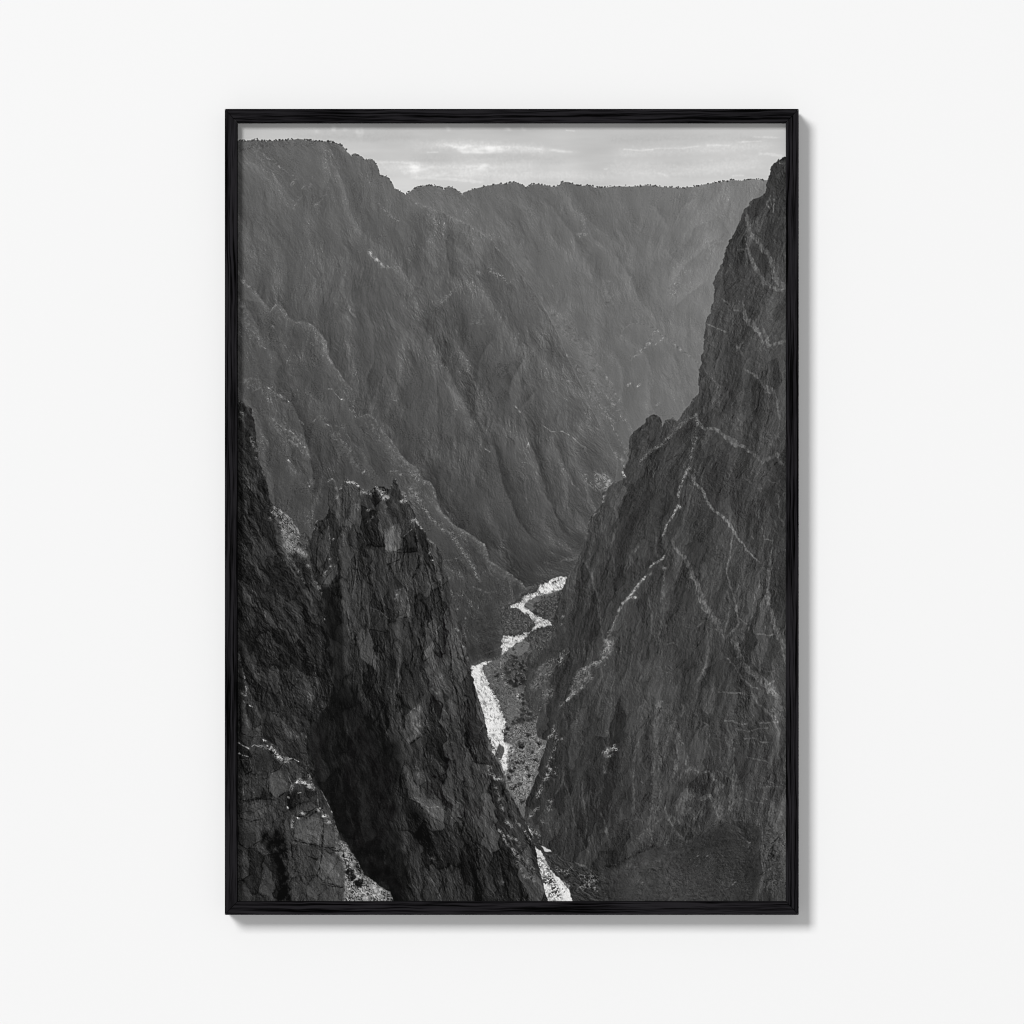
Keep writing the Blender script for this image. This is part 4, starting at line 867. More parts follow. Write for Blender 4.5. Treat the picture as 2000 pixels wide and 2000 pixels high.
    for q, w_, dv in ((P(9, '690,140 640,240 590,310 560,390 545,440'), [2, 3, 2, 2], 60), (P(9, '565,600 560,620 510,660 460,680 425,710'), [2, 3, 2], 66), (P(9, '430,770 380,810 300,900 250,980 190,1040 130,1120 80,1280 30,1330'), [2, 4, 4, 5, 4, 3, 1.4], 62),
                      (P(6, '870,1110 880,1190 850,1340 820,1480 800,1610 740,1720 700,1880'), [1.5, 2.5, 2, 2, 5, 3, 2], 54), (P(6, '860,1110 760,1170 640,1290 540,1390 420,1460 350,1530'), [1.5, 5, 6, 4, 3, 2], 36), (P(8, '1830,1560 1790,1600 1700,1630 1610,1700'), [3, 5, 5, 6], 60), (P(11, '1650,0 1560,50 1480,130 1410,190'), [5, 5, 3, 2], 56)):
        stroke(q, np.array(w_) * .9, dv * .8, 2.2, .55, 1.4, 1.0)
    chips(P(8, '1830,1400 1932,1380 1900,1500 1820,1600 1800,1540'), 50, (3.4, 1.2), 150, -50, .7)
    chips(P(8, '1600,1690 1800,1610 1740,1760 1600,1860 1500,1932 1540,1800'), 90, (3.6, 1.2), 140, -42, .7)
    chips(P(8, '1360,1560 1480,1520 1440,1640 1380,1640'), 26, (3.6, 1.3), 160, -45, .7)
    chips(P(8, '1180,1700 1340,1580 1360,1700 1240,1860 1120,1900'), 60, (3.8, 1.2), 130, -55, .65)
    clefts(P(9, '300,300 1700,100 1700,1900 100,1900'), 46, 104, 46, -13, (1.2, 2.4))
    clefts(P(12, '100,100 1650,50 1600,1000 300,1400 100,1400'), 40, 100, 50, -13, (1.2, 2.6))
    clefts(P(6, '1050,100 1650,100 1650,1900 700,1900'), 34, 108, 44, -14, (1.2, 2.4))
    clefts(P(3, '1350,1050 1660,650 1680,1900 1150,1700'), 22, 104, 36, -14, (1.2, 2.2))
    clefts(P(8, '1500,900 1900,300 1900,1250 1500,1600'), 26, 98, 50, -12, (1.2, 2.2))
    clefts(P(11, '1350,300 1900,200 1800,1500 1300,1500'), 30, 92, 50, -12, (1.2, 2.4))
    # sunlit edges of the cliff's ribs
    for q, sp_, n, v in ((P(6, '860,1110 880,1180 870,1200'), 2.5, 30, 150), (P(6, '850,1300 870,1330 840,1380 820,1480 815,1550'), 2.5, 46, 130), (P(6, '800,1600 780,1640 740,1720 700,1830 695,1880'), 2, 70, 150), (P(6, '810,1600 760,1660'), 1.5, 26, 190),
                         (P(6, '870,1110 780,1150 700,1210 640,1290 540,1390'), 4, 90, 120), (P(6, '540,1390 420,1460 350,1530 330,1590'), 3, 70, 120), (P(6, '225,1530 180,1590 165,1700 90,1745'), 2, 60, 150), (P(6, '180,1640 190,1700'), 2, 14, 200),
                         (P(6, '890,890 850,960 790,1030'), 2, 30, 110), (P(8, '1840,30 1810,110'), 2.4, 20, 170), (P(8, '1790,170 1700,240 1685,330 1650,440 1620,510'), 2, 80, 120), (P(8, '1580,640 1550,700 1480,810'), 2, 36, 120),
                         (P(9, '700,30 710,60'), 2, 12, 150), (P(9, '660,170 690,130 715,150'), 2.4, 36, 190), (P(9, '690,140 640,240 590,310 560,390 545,440'), 1.2, 90, 170), (P(9, '565,600 560,620 510,660 460,680 425,710'), 1.6, 70, 180), (P(9, '550,710 580,720'), 2.4, 24, 190), (P(9, '560,740 555,920 550,1000'), 2, 34, 130),
                         (P(9, '430,770 380,810 300,900 250,980 190,1040 130,1120'), 1.8, 150, 190), (P(9, '240,980 310,1000'), 2.4, 26, 190), (P(9, '130,1120 80,1280 30,1330 15,1400'), 1.0, 46, 130), (P(9, '10,1400 50,1420 30,1480 60,1480'), 3, 50, 200), (P(9, '0,1640 40,1500'), 2, 20, 150),
                         (P(8, '1932,1250 1900,1310 1860,1400 1830,1480'), 2, 30, 120), (P(8, '1850,1400 1900,1420 1860,1480 1820,1560'), 4, 60, 150), (P(8, '1830,1560 1800,1600 1700,1630 1610,1700'), 2.5, 80, 180), (P(8, '1600,1700 1560,1780 1700,1760'), 5, 60, 130), (P(8, '1620,1840 1560,1800'), 6, 50, 130),
                         (P(11, '1650,0 1560,50 1480,130 1410,190'), 2, 70, 170), (P(8, '1500,1932 1560,1860'), 3, 30, 150), (P(8, '1420,1540 1470,1520 1400,1610'), 5, 36, 170), (P(8, '1430,1190 1450,1170'), 1.5, 10, 150), (P(8, '1420,1250 1440,1245'), 1.5, 8, 150),
                         (P(8, '1350,1300 1240,1450 1160,1580'), 7, 80, 120), (P(8, '1210,1700 1300,1600 1360,1580'), 6, 60, 130), (P(8, '1150,1850 1260,1720 1330,1700'), 6, 60, 130), (P(8, '1300,1932 1350,1850'), 4, 24, 130), (P(11, '1230,100 1300,50 1340,80'), 6, 50, 150), (P(11, '1160,180 1180,260 1240,200 1300,130'), 3, 30, 120),
                         (P(11, '1370,370 1340,460 1310,510'), 3, 40, 150), (P(11, '1380,420 1390,500 1350,640 1310,720'), 3, 50, 140), (P(11, '1430,490 1440,480'), 1.5, 8, 140), (P(11, '1290,740 1330,790 1270,880 1310,850'), 3, 50, 180), (P(11, '1240,940 1200,1050 1190,1060'), 3, 36, 160), (P(11, '1350,700 1390,870'), 4, 16, 130),
                         (P(11, '1220,1140 1160,1190 1100,1250'), 3, 40, 150), (P(11, '1330,1080 1300,1160 1330,1170'), 4, 26, 150), (P(11, '1240,1260 1250,1290'), 2, 8, 140), (P(11, '1840,660 1880,600 1930,560'), 2, 40, 180), (P(12, '0,620 40,590 120,590'), 3, 60, 185), (P(12, '10,660 70,640'), 2.4, 30, 180), (P(12, '0,820 10,780'), 2, 10, 130),
                         (P(11, '1840,820 1830,760'), 2, 8, 120), (P(12, '20,420 30,450'), 2, 14, 110)):
        sparkle(q, sp_ * .8, int(n * .8), v, (1.9, .8))
    # rough pillar, lower right corner
    fill(P(12, '1560,1080 1720,1060 1720,1940 1450,1940 1500,1720 1470,1560 1500,1400'), 9, 5)
    clefts(P(12, '1500,1400 1600,1150 1720,1200 1720,1900 1460,1900'), 22, 100, 26, -22, (1.6, 3.2), 24, .9)
    chips(P(12, '1490,1400 1600,1300 1720,1500 1720,1932 1440,1932 1500,1720'), 110, (2.2, 2.6), 108, 100, .5, .5)
    chips(P(12, '1490,1400 1600,1300 1720,1500 1720,1932 1440,1932 1500,1720'), 90, (2.2, 2.6), 30, 100, .5, .5)
    # scree slope at the foot
    scree = P(12, '-200,1790 0,1730 250,1610 480,1490 620,1500 750,1490 900,1385 1100,1290 1300,1265 1440,1280 1490,1360 1500,1450 1465,1560 1500,1720 1440,1960 1400,2140 -400,2140 -380,1850')
    layer(scree, [(1170, 1720, 50), (1200, 1740, 56), (1240, 1690, 68), (1300, 1660, 52), (1380, 1630, 44), (1440, 1640, 48), (1470, 1680, 48), (1300, 1720, 70), (1380, 1720, 62), (1250, 1750, 66), (1180, 1755, 50), (1420, 1755, 50), (1350, 1670, 50), (1140, 1740, 42)], 152, 6.0,
          ((26, 1), (11, .9), (5, .8), (2.5, .6)), 1.6, stretch=4, grain=5.5, feather=8, patch=6)
    unclip()
    chips(P(12, '-60,1740 250,1570 480,1440 750,1450 900,1340 1100,1240 1300,1220 1440,1240 1500,1360 1440,1340 1300,1300 1100,1330 900,1430 750,1530 480,1540 250,1650'), 150, (2.4, 1.4), 78, 150, .5)
    chips(P(12, '-60,1740 250,1570 480,1440 750,1450 900,1340 1100,1240 1300,1220 1440,1240 1500,1360 1440,1340 1300,1300 1100,1330 900,1430 750,1530 480,1540 250,1650'), 130, (2.4, 1.4), 34, 150, .5)
    chips(P(12, '820,1560 1250,1560 1300,1700 1400,1932 600,1932 640,1800'), 520, (1.2, .8), 92, 0, .6)
    chips(P(12, '820,1560 1250,1560 1300,1700 1400,1932 600,1932 640,1800'), 380, (1.3, .9), 26, 0, .6)
    chips(P(12, '300,1650 700,1640 900,1600 600,1932 200,1900'), 120, (1.2, .8), 86, 0, .5)
    stroke(P(12, '60,1760 300,1680 560,1640'), 7, 7, 3, .1)
    stroke(P(12, '450,1660 700,1560 950,1470 1100,1440'), 9, 7, 3, .1)
    stroke(P(12, '0,1700 120,1690 260,1600 480,1500'), 5, -14, 3, .1)
    for c in ('880,1600', '970,1600', '360,1850', '1210,1870', '1230,1850', '1370,1475'):
        x, y = P(12, c)[0]
        dab(x, y, 3.2, 1.4, -.5, 110, .8)

    # ------------------------------------------------------------------ lower river and its banks
    low = P(11, '1030,1260 1230,1490 1280,1560 1370,1570 1500,1650 1700,1740 1780,1780 1830,1932 1840,2140 1200,2140 1200,1800')
    layer(low, [(1060, 1680, 52), (1100, 1700, 50), (1150, 1730, 46), (1110, 1755, 50)], 30, 11, ((12, 1), (5, 1), (2.5, .8)), 2, grain=6, patch=4)
    rivC = P(11, '1150,1490 1200,1530 1250,1570 1280,1640 1320,1720 1380,1790 1430,1830 1500,1920 1570,2140 1330,2140 1270,1930 1250,1830 1220,1720 1190,1600 1185,1560')
    layer(rivC, [(1050, 1670, 210), (1075, 1700, 226), (1100, 1740, 234)], 60, 7, ((6, 1), (3, 1)), 1.6, stretch=2, grain=8, scale=6)
    unclip()
    chips(rivC, 30, (2.2, 1.5), 60, 30, .7)
    chips(P(11, '1200,1600 1290,1640 1330,1760 1400,1840 1300,1850 1230,1760'), 46, (2.6, 1.8), 44, 30, .85)
    chips(P(11, '1240,1800 1330,1780 1440,2000 1300,2040'), 60, (2.8, 1.9), 44, 40, .85)
    stroke(P(11, '985,1270 1060,1350 1120,1440 1160,1500'), [1, 4, 5, 4], 110, 1.2, .1)
    stroke(P(11, '1540,1650 1640,1700 1720,1740'), [2, 4, 2], 26, 1.5, .1)
    stroke(P(11, '1280,1580 1330,1600 1400,1570'), 3, 22, 1.5, .2)
    for q, n in ((P(11, '1590,1800 1680,1780 1740,1830 1660,1850'), 60), (P(11, '1380,1720 1480,1760 1540,1700'), 30), (P(11, '1600,1900 1700,1880 1760,1920'), 50), (P(11, '1440,1850 1500,1900'), 26)):
        sparkle(q, 4, n, 150, (2, .9))
    bushes(P(11, '1450,1700 1600,1740 1790,1780 1830,1932 1560,1932 1480,1820'), 60, 3.4, 22, 90, .7)
    sparkle(P(11, '1120,1320 1150,1370 1200,1400'), 5, 36, 150, (1.8, 1))
    bushes(P(11, '1160,1400 1220,1410 1230,1500 1180,1480'), 22, 4.2, 34, 120)

    # ------------------------------------------------------------------ left wall in shade
    lc = P(4, '100,960 215,970 250,985 300,1020 340,1050 350,1110 370,1200 390,1330 405,1450 410,1540 440,1600 480,1710 500,1820') \
        + P(7, '505,60 540,120 600,150 650,190 720,260 770,330 800,390 850,385 890,430 880,500 880,600 920,700 950,850 1000,880 1000,960 1060,1100 1120,1190 1160,1560 1200,1700 1220,1930') + [(660, 1420), (640, 1560), (440, 1560)]
    ctrl = [(480, 790, 44), (480, 840, 36), (490, 900, 34), (480, 960, 34), (520, 1000, 36), (500, 1060, 28), (560, 1060, 36), (590, 1100, 36), (520, 1130, 32), (480, 1180, 36), (560, 1180, 34), (600, 1200, 30), (540, 1230, 34), (500, 1280, 34), (580, 1290, 30), (620, 1300, 26),
            (520, 1340, 26), (560, 1340, 34), (600, 1350, 34), (620, 1400, 24), (500, 1400, 40), (540, 1420, 36), (580, 1440, 34), (560, 1390, 40), (600, 1460, 22)]
    angm = tone([(480, 820, 72), (490, 940, 66), (560, 1060, 62), (500, 1120, 58), (580, 1180, 62), (520, 1260, 60), (600, 1290, 74), (520, 1380, 78), (600, 1400, 70)])
    layer(lc, [(a, b, c + 9) for a, b, c in ctrl], angm, 9.5, ((30, .5), (14, .8), (7, 1.), (3.4, 1.)), 1.8, stretch=3.6, grain=4.5, facet=((62, 22, 64, 26, 12, 1.3), (66, 9, 30, 16, 10, .9)), halo=8, knee=1.4, iso_mix=.25, carve=(40, 3.6, .42), spark=34, scrub=16)
    # dark gully beside the pinnacle is painted with the pinnacle
    for q, n, v, s_ in ((P(4, '220,970 260,985 330,1045'), 40, 140, 3), (P(4, '230,1080 280,1110'), 20, 130, 2.4), (P(4, '220,1130 260,1165'), 16, 120, 2), (P(4, '340,1310 360,1400 400,1450'), 44, 110, 4), (P(4, '370,1510 410,1530'), 20, 130, 2.5), (P(4, '440,1640 480,1700'), 14, 120, 2),
                        (P(7, '530,180 570,215'), 24, 190, 1.6), (P(7, '510,240 540,270'), 10, 120, 2), (P(7, '340,430 360,445'), 6, 90, 1), (P(7, '640,520 700,620 780,740 800,770'), 56, 130, 2.4), (P(7, '810,800 840,870'), 14, 110, 2), (P(7, '870,690 900,730'), 20, 160, 2), (P(7, '910,790 940,850'), 14, 120, 2)):
        sparkle(q, s_ * .8, n, v, (2.2, .8))
    for q, dv in ((P(7, '510,1660 570,1640 610,1720 605,1880 560,1920 500,1800'), 12), (P(10, '500,240 620,260 740,400 790,480 700,560 560,440'), 11), (P(10, '760,480 830,430 880,520 870,640 800,620'), 8), (P(10, '730,90 800,100 850,180 850,280 770,220'), 7), (P(7, '450,1090 530,1170 600,1290 560,1310 490,1230'), 13),
                  (P(7, '650,1660 720,1680 780,1790 740,1830 670,1760'), 7), (P(7, '850,1600 930,1620 950,1800 880,1860'), 5), (P(7, '340,1000 430,1040 440,1160 370,1120'), 5), (P(7, '640,580 700,660 710,780 660,740'), 6), (P(7, '250,840 330,900 400,1010 340,1060 270,960'), 5), (P(10, '960,60 1050,100 1060,220 980,200'), 5), (P(10, '870,40 930,120 940,260 880,220'), 6)):
        block(q, dv, 26, -22)
    clefts(P(7, '230,100 560,260 780,700 1000,1300 1040,1800 300,1900 230,1000'), 56, 63, 50, -22, (1.4, 3.0), 9, .6)
    clefts(P(4, '230,1100 350,1200 480,1800 230,1900'), 16, 68, 40, -20, (1.4, 2.6), 8, .6)
    sun = P(7, '535,130 600,160 650,195 720,265 770,335 800,390 830,520 870,600 840,620 760,560 720,600 660,540 620,400 570,250')
    fill(sun, 26, 2.0, 2, .7)
    chips(sun, 300, (4.6, 1.0), 176, 54, .75, .3)
    chips(sun, 120, (3.6, 1.0), 34, 50, .7, .4)
    sparkle(P(7, '650,190 720,260 780,350 800,390'), 2, 60, 190, (2.6, .8))
    chips(P(7, '630,350 780,420 830,520 870,600 820,640 720,560 650,520'), 130, (2.2, 1.0), 170, 30, .6, .8)
    bushes(P(7, '800,400 850,385 890,430 880,520 850,570 810,500'), 46, 3.2, 54, 110, .7)
    fill(P(7, '740,580 850,600 930,820 880,940 820,800 760,700'), -14, 4)
    for q, ra, rw, la, lw in ((P(7, '215,760 270,880 360,1020 450,1100'), 6, 14, -12, 16), (P(7, '640,600 700,760 760,860 850,980 930,1110'), -8, 20, 10, 22), (P(7, '450,1090 520,1170 600,1290 680,1400'), 8, 22, -14, 16), (P(7, '820,1130 860,1080'), 0, 6, 8, 14),
                              (P(7, '290,1430 330,1600 430,1760'), 8, 16, -10, 18), (P(7, '510,1640 600,1680 620,1800 600,1900'), 12, 16, -12, 12), (P(7, '690,1660 740,1720 780,1780'), 6, 12, -10, 12), (P(10, '500,230 640,320 720,440 700,560'), 10, 22, -12, 18), (P(10, '700,250 800,300 830,400'), 8, 16, -12, 14),
                              (P(10, '760,470 830,430 880,540'), 6, 14, -12, 10), (P(4, '250,1250 330,1300 390,1420'), -8, 14, 6, 10), (P(4, '215,1560 300,1720 420,1932'), 4, 12, -9, 10)):
        crease(q, la, lw, ra, rw, 2)
    fill(P(7, '450,1090 520,1170 600,1290 560,1310 480,1230'), 16, 3)
    fill(P(7, '510,1650 600,1690 610,1800 550,1820 500,1720'), 14, 3)
    fill(P(7, '600,560 680,640 700,760 800,920 700,950 650,800'), 8, 5)
    fill(P(7, '300,1350 560,1330 600,1450 420,1520 300,1480'), -10, 6)
    fill(P(7, '280,760 500,700 520,860 380,900'), -8, 6)
    fill(P(10, '380,110 500,170 480,250 400,200'), -14, 3)

    # ------------------------------------------------------------------ pinnacle
    spi = P(4, '1055,1760 1060,1720 1100,1700 1140,1740 1145,1800 1190,1805 1215,1720 1250,1720 1340,1750 1390,1810 1470,1820 1510,1780 1560,1785 1640,1820 1665,1750 1680,1710 1705,1715 1720,1780 1750,1830 1800,1850 1810,1910') \
        + P(7, '1850,90 1865,160 1890,240 1932,310') + P(8, '80,290 150,380 170,440 260,510 300,610 340,760 390,920 450,1050 480,1250 520,1400 560,1600 600,1780 640,1930') \
        + P(11, '660,140 705,280 735,460 740,600 790,640 850,760 900,860 910,960 1000,1100 1080,1260 1130,1370 1190,1530 1210,1680 1230,1790 1270,1910 1330,2140') + [(560, 1800)] \
        + P(10, '860,1000 880,720 880,480 920,330 1060,180 1110,0') + P(7, '1100,1750 1060,1500 1030,1260 1010,1000 940,850 900,680 870,520 885,450 920,380 930,320 965,260 1010,265 1050,230 1070,160')
    ctrl = [(660, 970, 38), (720, 980, 36), (780, 980, 36), (640, 1060, 40), (690, 1060, 40), (760, 1060, 46), (800, 1060, 36), (830, 1080, 44), (640, 1120, 38), (690, 1150, 36), (760, 1130, 40), (820, 1150, 44), (860, 1140, 50), (700, 1230, 32), (760, 1220, 44), (810, 1230, 40),
            (870, 1240, 48), (720, 1300, 38), (770, 1300, 26), (830, 1290, 44), (890, 1300, 48), (720, 1380, 34), (770, 1380, 34), (820, 1400, 56), (870, 1380, 42), (920, 1400, 44), (940, 1450, 54), (760, 1460, 28), (830, 1450, 40), (880, 1460, 32), (930, 1500, 50), (790, 1540, 24),
            (850, 1540, 40), (900, 1530, 30), (960, 1560, 46), (820, 1620, 26), (880, 1600, 40), (940, 1620, 38), (990, 1640, 44), (780, 1690, 18), (850, 1690, 28), (910, 1700, 30), (970, 1720, 34), (1030, 1720, 46), (820, 1755, 24), (900, 1755, 32), (1000, 1755, 38)]
    angm = tone([(700, 1000, 88), (760, 1060, 84), (830, 1080, 76), (700, 1200, 88), (800, 1200, 80), (880, 1200, 76), (750, 1350, 86), (900, 1350, 72), (820, 1450, 72), (950, 1480, 72), (850, 1560, 62), (950, 1600, 66), (850, 1700, 80), (950, 1720, 72), (1020, 1700, 60)])
    SPI = layer(spi, [(a, b, c + 12) for a, b, c in ctrl], angm, 8.6, ((30, .5), (14, .8), (7, 1.), (3.4, 1.1)), 1.8, stretch=4.4, grain=4.5, facet=((80, 26, 100, 40, 22, 1.4), (78, 11, 52, 15, 9, .9)), scale=9, halo=10, knee=1.3, iso_mix=.1, carve=(34, 5.0, .42), spark=34, scrub=10)
    # light and dark faces
    fill(P(7, '1600,380 1740,300 1760,560 1600,560'), 22, 4)
    fill(P(7, '1680,940 1800,900 1850,1180 1720,1180'), 18, 5)
    fill(P(7, '1770,420 1890,300 1932,560 1770,600'), -10, 4)
    fill(P(7, '1410,1050 1500,1080 1640,1180 1620,1330 1420,1300'), 6, 6)
    fill(P(7, '1600,1560 1700,1540 1720,1640 1620,1680'), -16, 4)
    fill(P(10, '1780,280 1932,160 1932,460 1800,560'), 18, 3)
    fill(P(11, '0,120 130,200 110,440 0,520'), 12, 4)
    fill(P(8, '140,1260 240,1180 250,1350 180,1560 120,1600'), 14, 5)
    fill(P(8, '120,760 240,700 280,860 140,980'), 6, 5)
    fill(P(11, '0,980 300,1100 450,1280 480,1400 250,1300 150,1180'), 12, 5)
    fill(P(11, '0,1150 120,1190 200,1350 200,1560 0,1560'), -16, 6)
    fill(P(11, '400,300 560,300 560,520 480,960 420,800 380,500'), -14, 6)
    fill(P(11, '560,780 740,720 780,900 600,960'), -8, 6)
    fill(P(11, '470,1180 640,1400 660,1640 560,1500 440,1300'), -12, 5)
    fill(P(11, '600,100 700,280 730,460 740,700 640,760 580,400'), 8, 5)
    fill(P(8, '390,1300 520,1420 600,1800 480,1700'), 4, 6)
    fill(P(10, '1790,740 1932,800 1932,1130 1820,1060'), 12, 3)
    # the black gully on its left
    gul = P(7, '1000,900 1140,890 1160,1080 1220,1250 1220,1650 1290,1900') + P(10, '1300,0 1420,250 1560,420 1720,540 1760,760 1700,1000 1680,1300 1760,1500 1800,1932 1830,2140 1440,2140 1400,1780 1280,1560 1180,1450 1100,1190 960,920 890,760 870,600 850,440 920,330 1060,180 1110,0') + P(7, '1100,1750 1040,1500 1020,1260')
    m = blur(poly(rough(gul, 9, 91, 3, True, 26), 1), 5)
    k = np.clip(m * 1.15, 0, 1) * SPI
    n = fbm(XX / 16, YY / 22, 4, 93)
    target = 12 + 8 * n + 3.5 * perlin(XX / 2.5, YY / 2.5, 94) + 0.42 * np.clip(IMG - 26, 0, 70)
    IMG[:] = IMG * (1 - k * .93) + np.maximum(target, 4) * k * .93
    chips(P(10, '900,520 1700,560 1700,1300 1780,1880 1500,1880 1250,1500 1100,1200'), 260, (1.6, 2.6), 34, 80, .35)
    chips(P(10, '1000,300 1300,300 1700,600 1500,900 1000,700'), 120, (1.6, 1.2), 40, 80, .3)
    fill(P(7, '1000,840 1090,720 1150,640 1160,760 1090,880 1010,910'), 14, 2)
    for q, dv in ((P(7, '1590,360 1740,300 1755,540 1640,580 1590,540'), 14), (P(7, '1770,430 1880,320 1920,560 1780,570'), -6), (P(10, '1790,290 1932,160 1932,450 1830,550 1770,480'), 14), (P(10, '1790,760 1880,730 1932,800 1932,1120 1820,1060'), 8), (P(11, '0,1040 180,1080 330,1180 440,1280 400,1320 200,1230'), 9), (P(8, '140,1280 240,1190 260,1350 190,1560 120,1600'), 9),
                  (P(8, '200,880 290,820 310,1000 240,1060'), 6), (P(7, '1430,1080 1540,1120 1640,1200 1620,1330 1430,1290'), 6), (P(7, '1690,940 1790,900 1850,1180 1740,1190'), 12), (P(7, '980,300 1060,260 1090,520 1000,800 950,700'), 5), (P(7, '1000,880 1100,740 1150,680 1150,780 1090,880'), 10), (P(11, '430,1080 510,1130 520,1260 440,1230'), 8), (P(11, '200,640 300,740 350,820 280,840 210,740'), 8),
                  (P(11, '10,780 110,770 150,900 60,960'), 7), (P(8, '390,1320 480,1420 520,1600 440,1560'), 5), (P(7, '1260,1240 1330,1330 1320,1450 1260,1420'), 6)):
        block(q, dv, 34, -28)
    clefts(P(7, '1080,400 1880,300 1932,1000 1932,1932 1300,1932 1240,1200'), 44, 86, 60, -26, (1.6, 3.4), 7, .7)
    clefts(P(8, '0,300 260,560 420,1100 600,1800 620,1932 0,1932'), 40, 77, 64, -26, (1.6, 3.4), 6, .7)
    clefts(P(11, '0,0 620,0 760,560 900,960 1200,1600 1230,1932 300,1932 0,1200'), 60, 70, 60, -24, (1.6, 3.6), 8, .7)
    # cracks
    for q, w, v in ((P(7, '1740,300 1755,560 1740,640 1600,700'), 2, -28), (P(7, '1640,560 1760,575 1900,565'), 1.8, -26), (P(7, '1880,380 1925,650'), 2.4, -26), (P(7, '1500,1060 1580,1130 1560,1010'), 2, -22), (P(7, '1380,1030 1410,1180 1420,1400'), 3, -20), (P(7, '960,520 950,850'), 2.6, -26),
                    (P(7, '940,340 1010,400 990,360'), 2, -26), (P(7, '1160,560 1170,900 1140,1000'), 3, -22), (P(7, '1350,560 1330,900'), 2, -16), (P(8, '40,420 90,560 80,700 20,820'), 4, -30), (P(8, '20,570 80,560'), 2, -26), (P(8, '150,430 180,600 190,700'), 3, -24), (P(8, '50,900 60,1150 130,1280'), 5, -22),
                    (P(8, '100,1000 160,1100 130,1500 90,1700'), 4, -22), (P(8, '310,1200 350,1380 390,1560 380,1700'), 3.4, -30), (P(8, '430,1450 470,1600 520,1800'), 3, -26), (P(8, '470,1450 520,1560'), 2.4, -26), (P(8, '360,1640 410,1760 440,1900'), 4, -26), (P(11, '360,380 400,620 430,800 460,1000'), 5, -26), (P(11, '420,960 430,1140 520,1260'), 4, -26),
                    (P(11, '470,1230 560,1400 640,1520'), 4, -30), (P(11, '0,540 90,480 160,430'), 3, -24), (P(11, '220,840 300,900 330,940'), 4, -28), (P(11, '620,1500 660,1720 720,1900'), 5, -26), (P(11, '220,1020 225,1100'), 2, -20), (P(11, '260,970 270,1090'), 2, -20), (P(11, '300,980 310,1100'), 2, -20),
                    (P(11, '340,1000 345,1110'), 2, -20), (P(11, '800,1560 880,1700 930,1860'), 3, -22), (P(11, '860,1680 900,1850 910,1932'), 3, -22), (P(11, '340,1700 350,1900'), 4, -22), (P(11, '540,1600 620,1800 640,1932'), 4, -22), (P(10, '1740,100 1770,260 1770,420'), 4, -26), (P(10, '1820,560 1932,470'), 2.4, -22),
                    (P(10, '1780,700 1740,900 1800,1100'), 4, -22), (P(11, '100,1100 200,1350'), 3, -20), (P(11, '960,1380 1000,1560 1090,1700'), 5, -22), (P(11, '860,900 900,1060 960,1260'), 7, -28)):
        stroke(q, w, v, 1.6, .08, 1.2, .2)
    for q, ra, rw, la, lw in ((P(7, '1200,100 1210,400 1180,800 1220,1200'), -8, 20, 8, 16), (P(7, '1330,60 1340,420 1340,900'), 6, 20, -8, 20), (P(7, '1560,900 1640,1180 1640,1330'), 8, 20, -10, 12), (P(7, '1860,700 1830,1000 1880,1300'), 8, 22, -12, 18), (P(8, '200,700 220,900 330,1200'), 8, 22, -10, 14),
                              (P(8, '280,600 330,900 420,1300 480,1500'), -10, 20, 10, 30), (P(11, '270,0 370,300 400,460'), 8, 16, -12, 16), (P(11, '130,80 200,300 330,460'), 8, 16, -10, 14), (P(11, '200,640 310,760 350,820'), 12, 14, -14, 12), (P(11, '570,540 600,760 800,900'), -8, 22, 8, 14), (P(10, '1260,0 1300,100'), 6, 10, -6, 10)):
        crease(q, la, lw, ra, rw, 2)
    for q, w, v in ((P(7, '1440,1060 1400,1180 1410,1330'), 2, 20), (P(7, '1690,1020 1720,960'), 4, 40), (P(7, '1740,950 1790,1100 1840,1230'), [4, 5, 2], 26), (P(7, '1770,880 1800,960'), 2, 40), (P(7, '1850,880 1880,940'), 3, 26), (P(7, '1290,1330 1310,1420'), 4, 26), (P(8, '260,1300 290,1260 330,1250'), 2.4, 30), (P(8, '130,1300 160,1290'), 3, 22),
                    (P(11, '200,10 260,80'), 3, 30), (P(11, '260,130 310,200 370,290'), [2, 3, 2], 40), (P(11, '0,1050 130,1110 190,1200'), 2.4, 24), (P(11, '30,1090 180,1140 300,1140'), 1.6, 20), (P(8, '110,1620 180,1720 210,1820 330,1710'), 2.4, 20), (P(7, '1240,1250 1300,1400'), 2, 16), (P(10, '1730,240 1750,340'), 3, 22)):
        stroke(q, w, v, 1.2, .15)
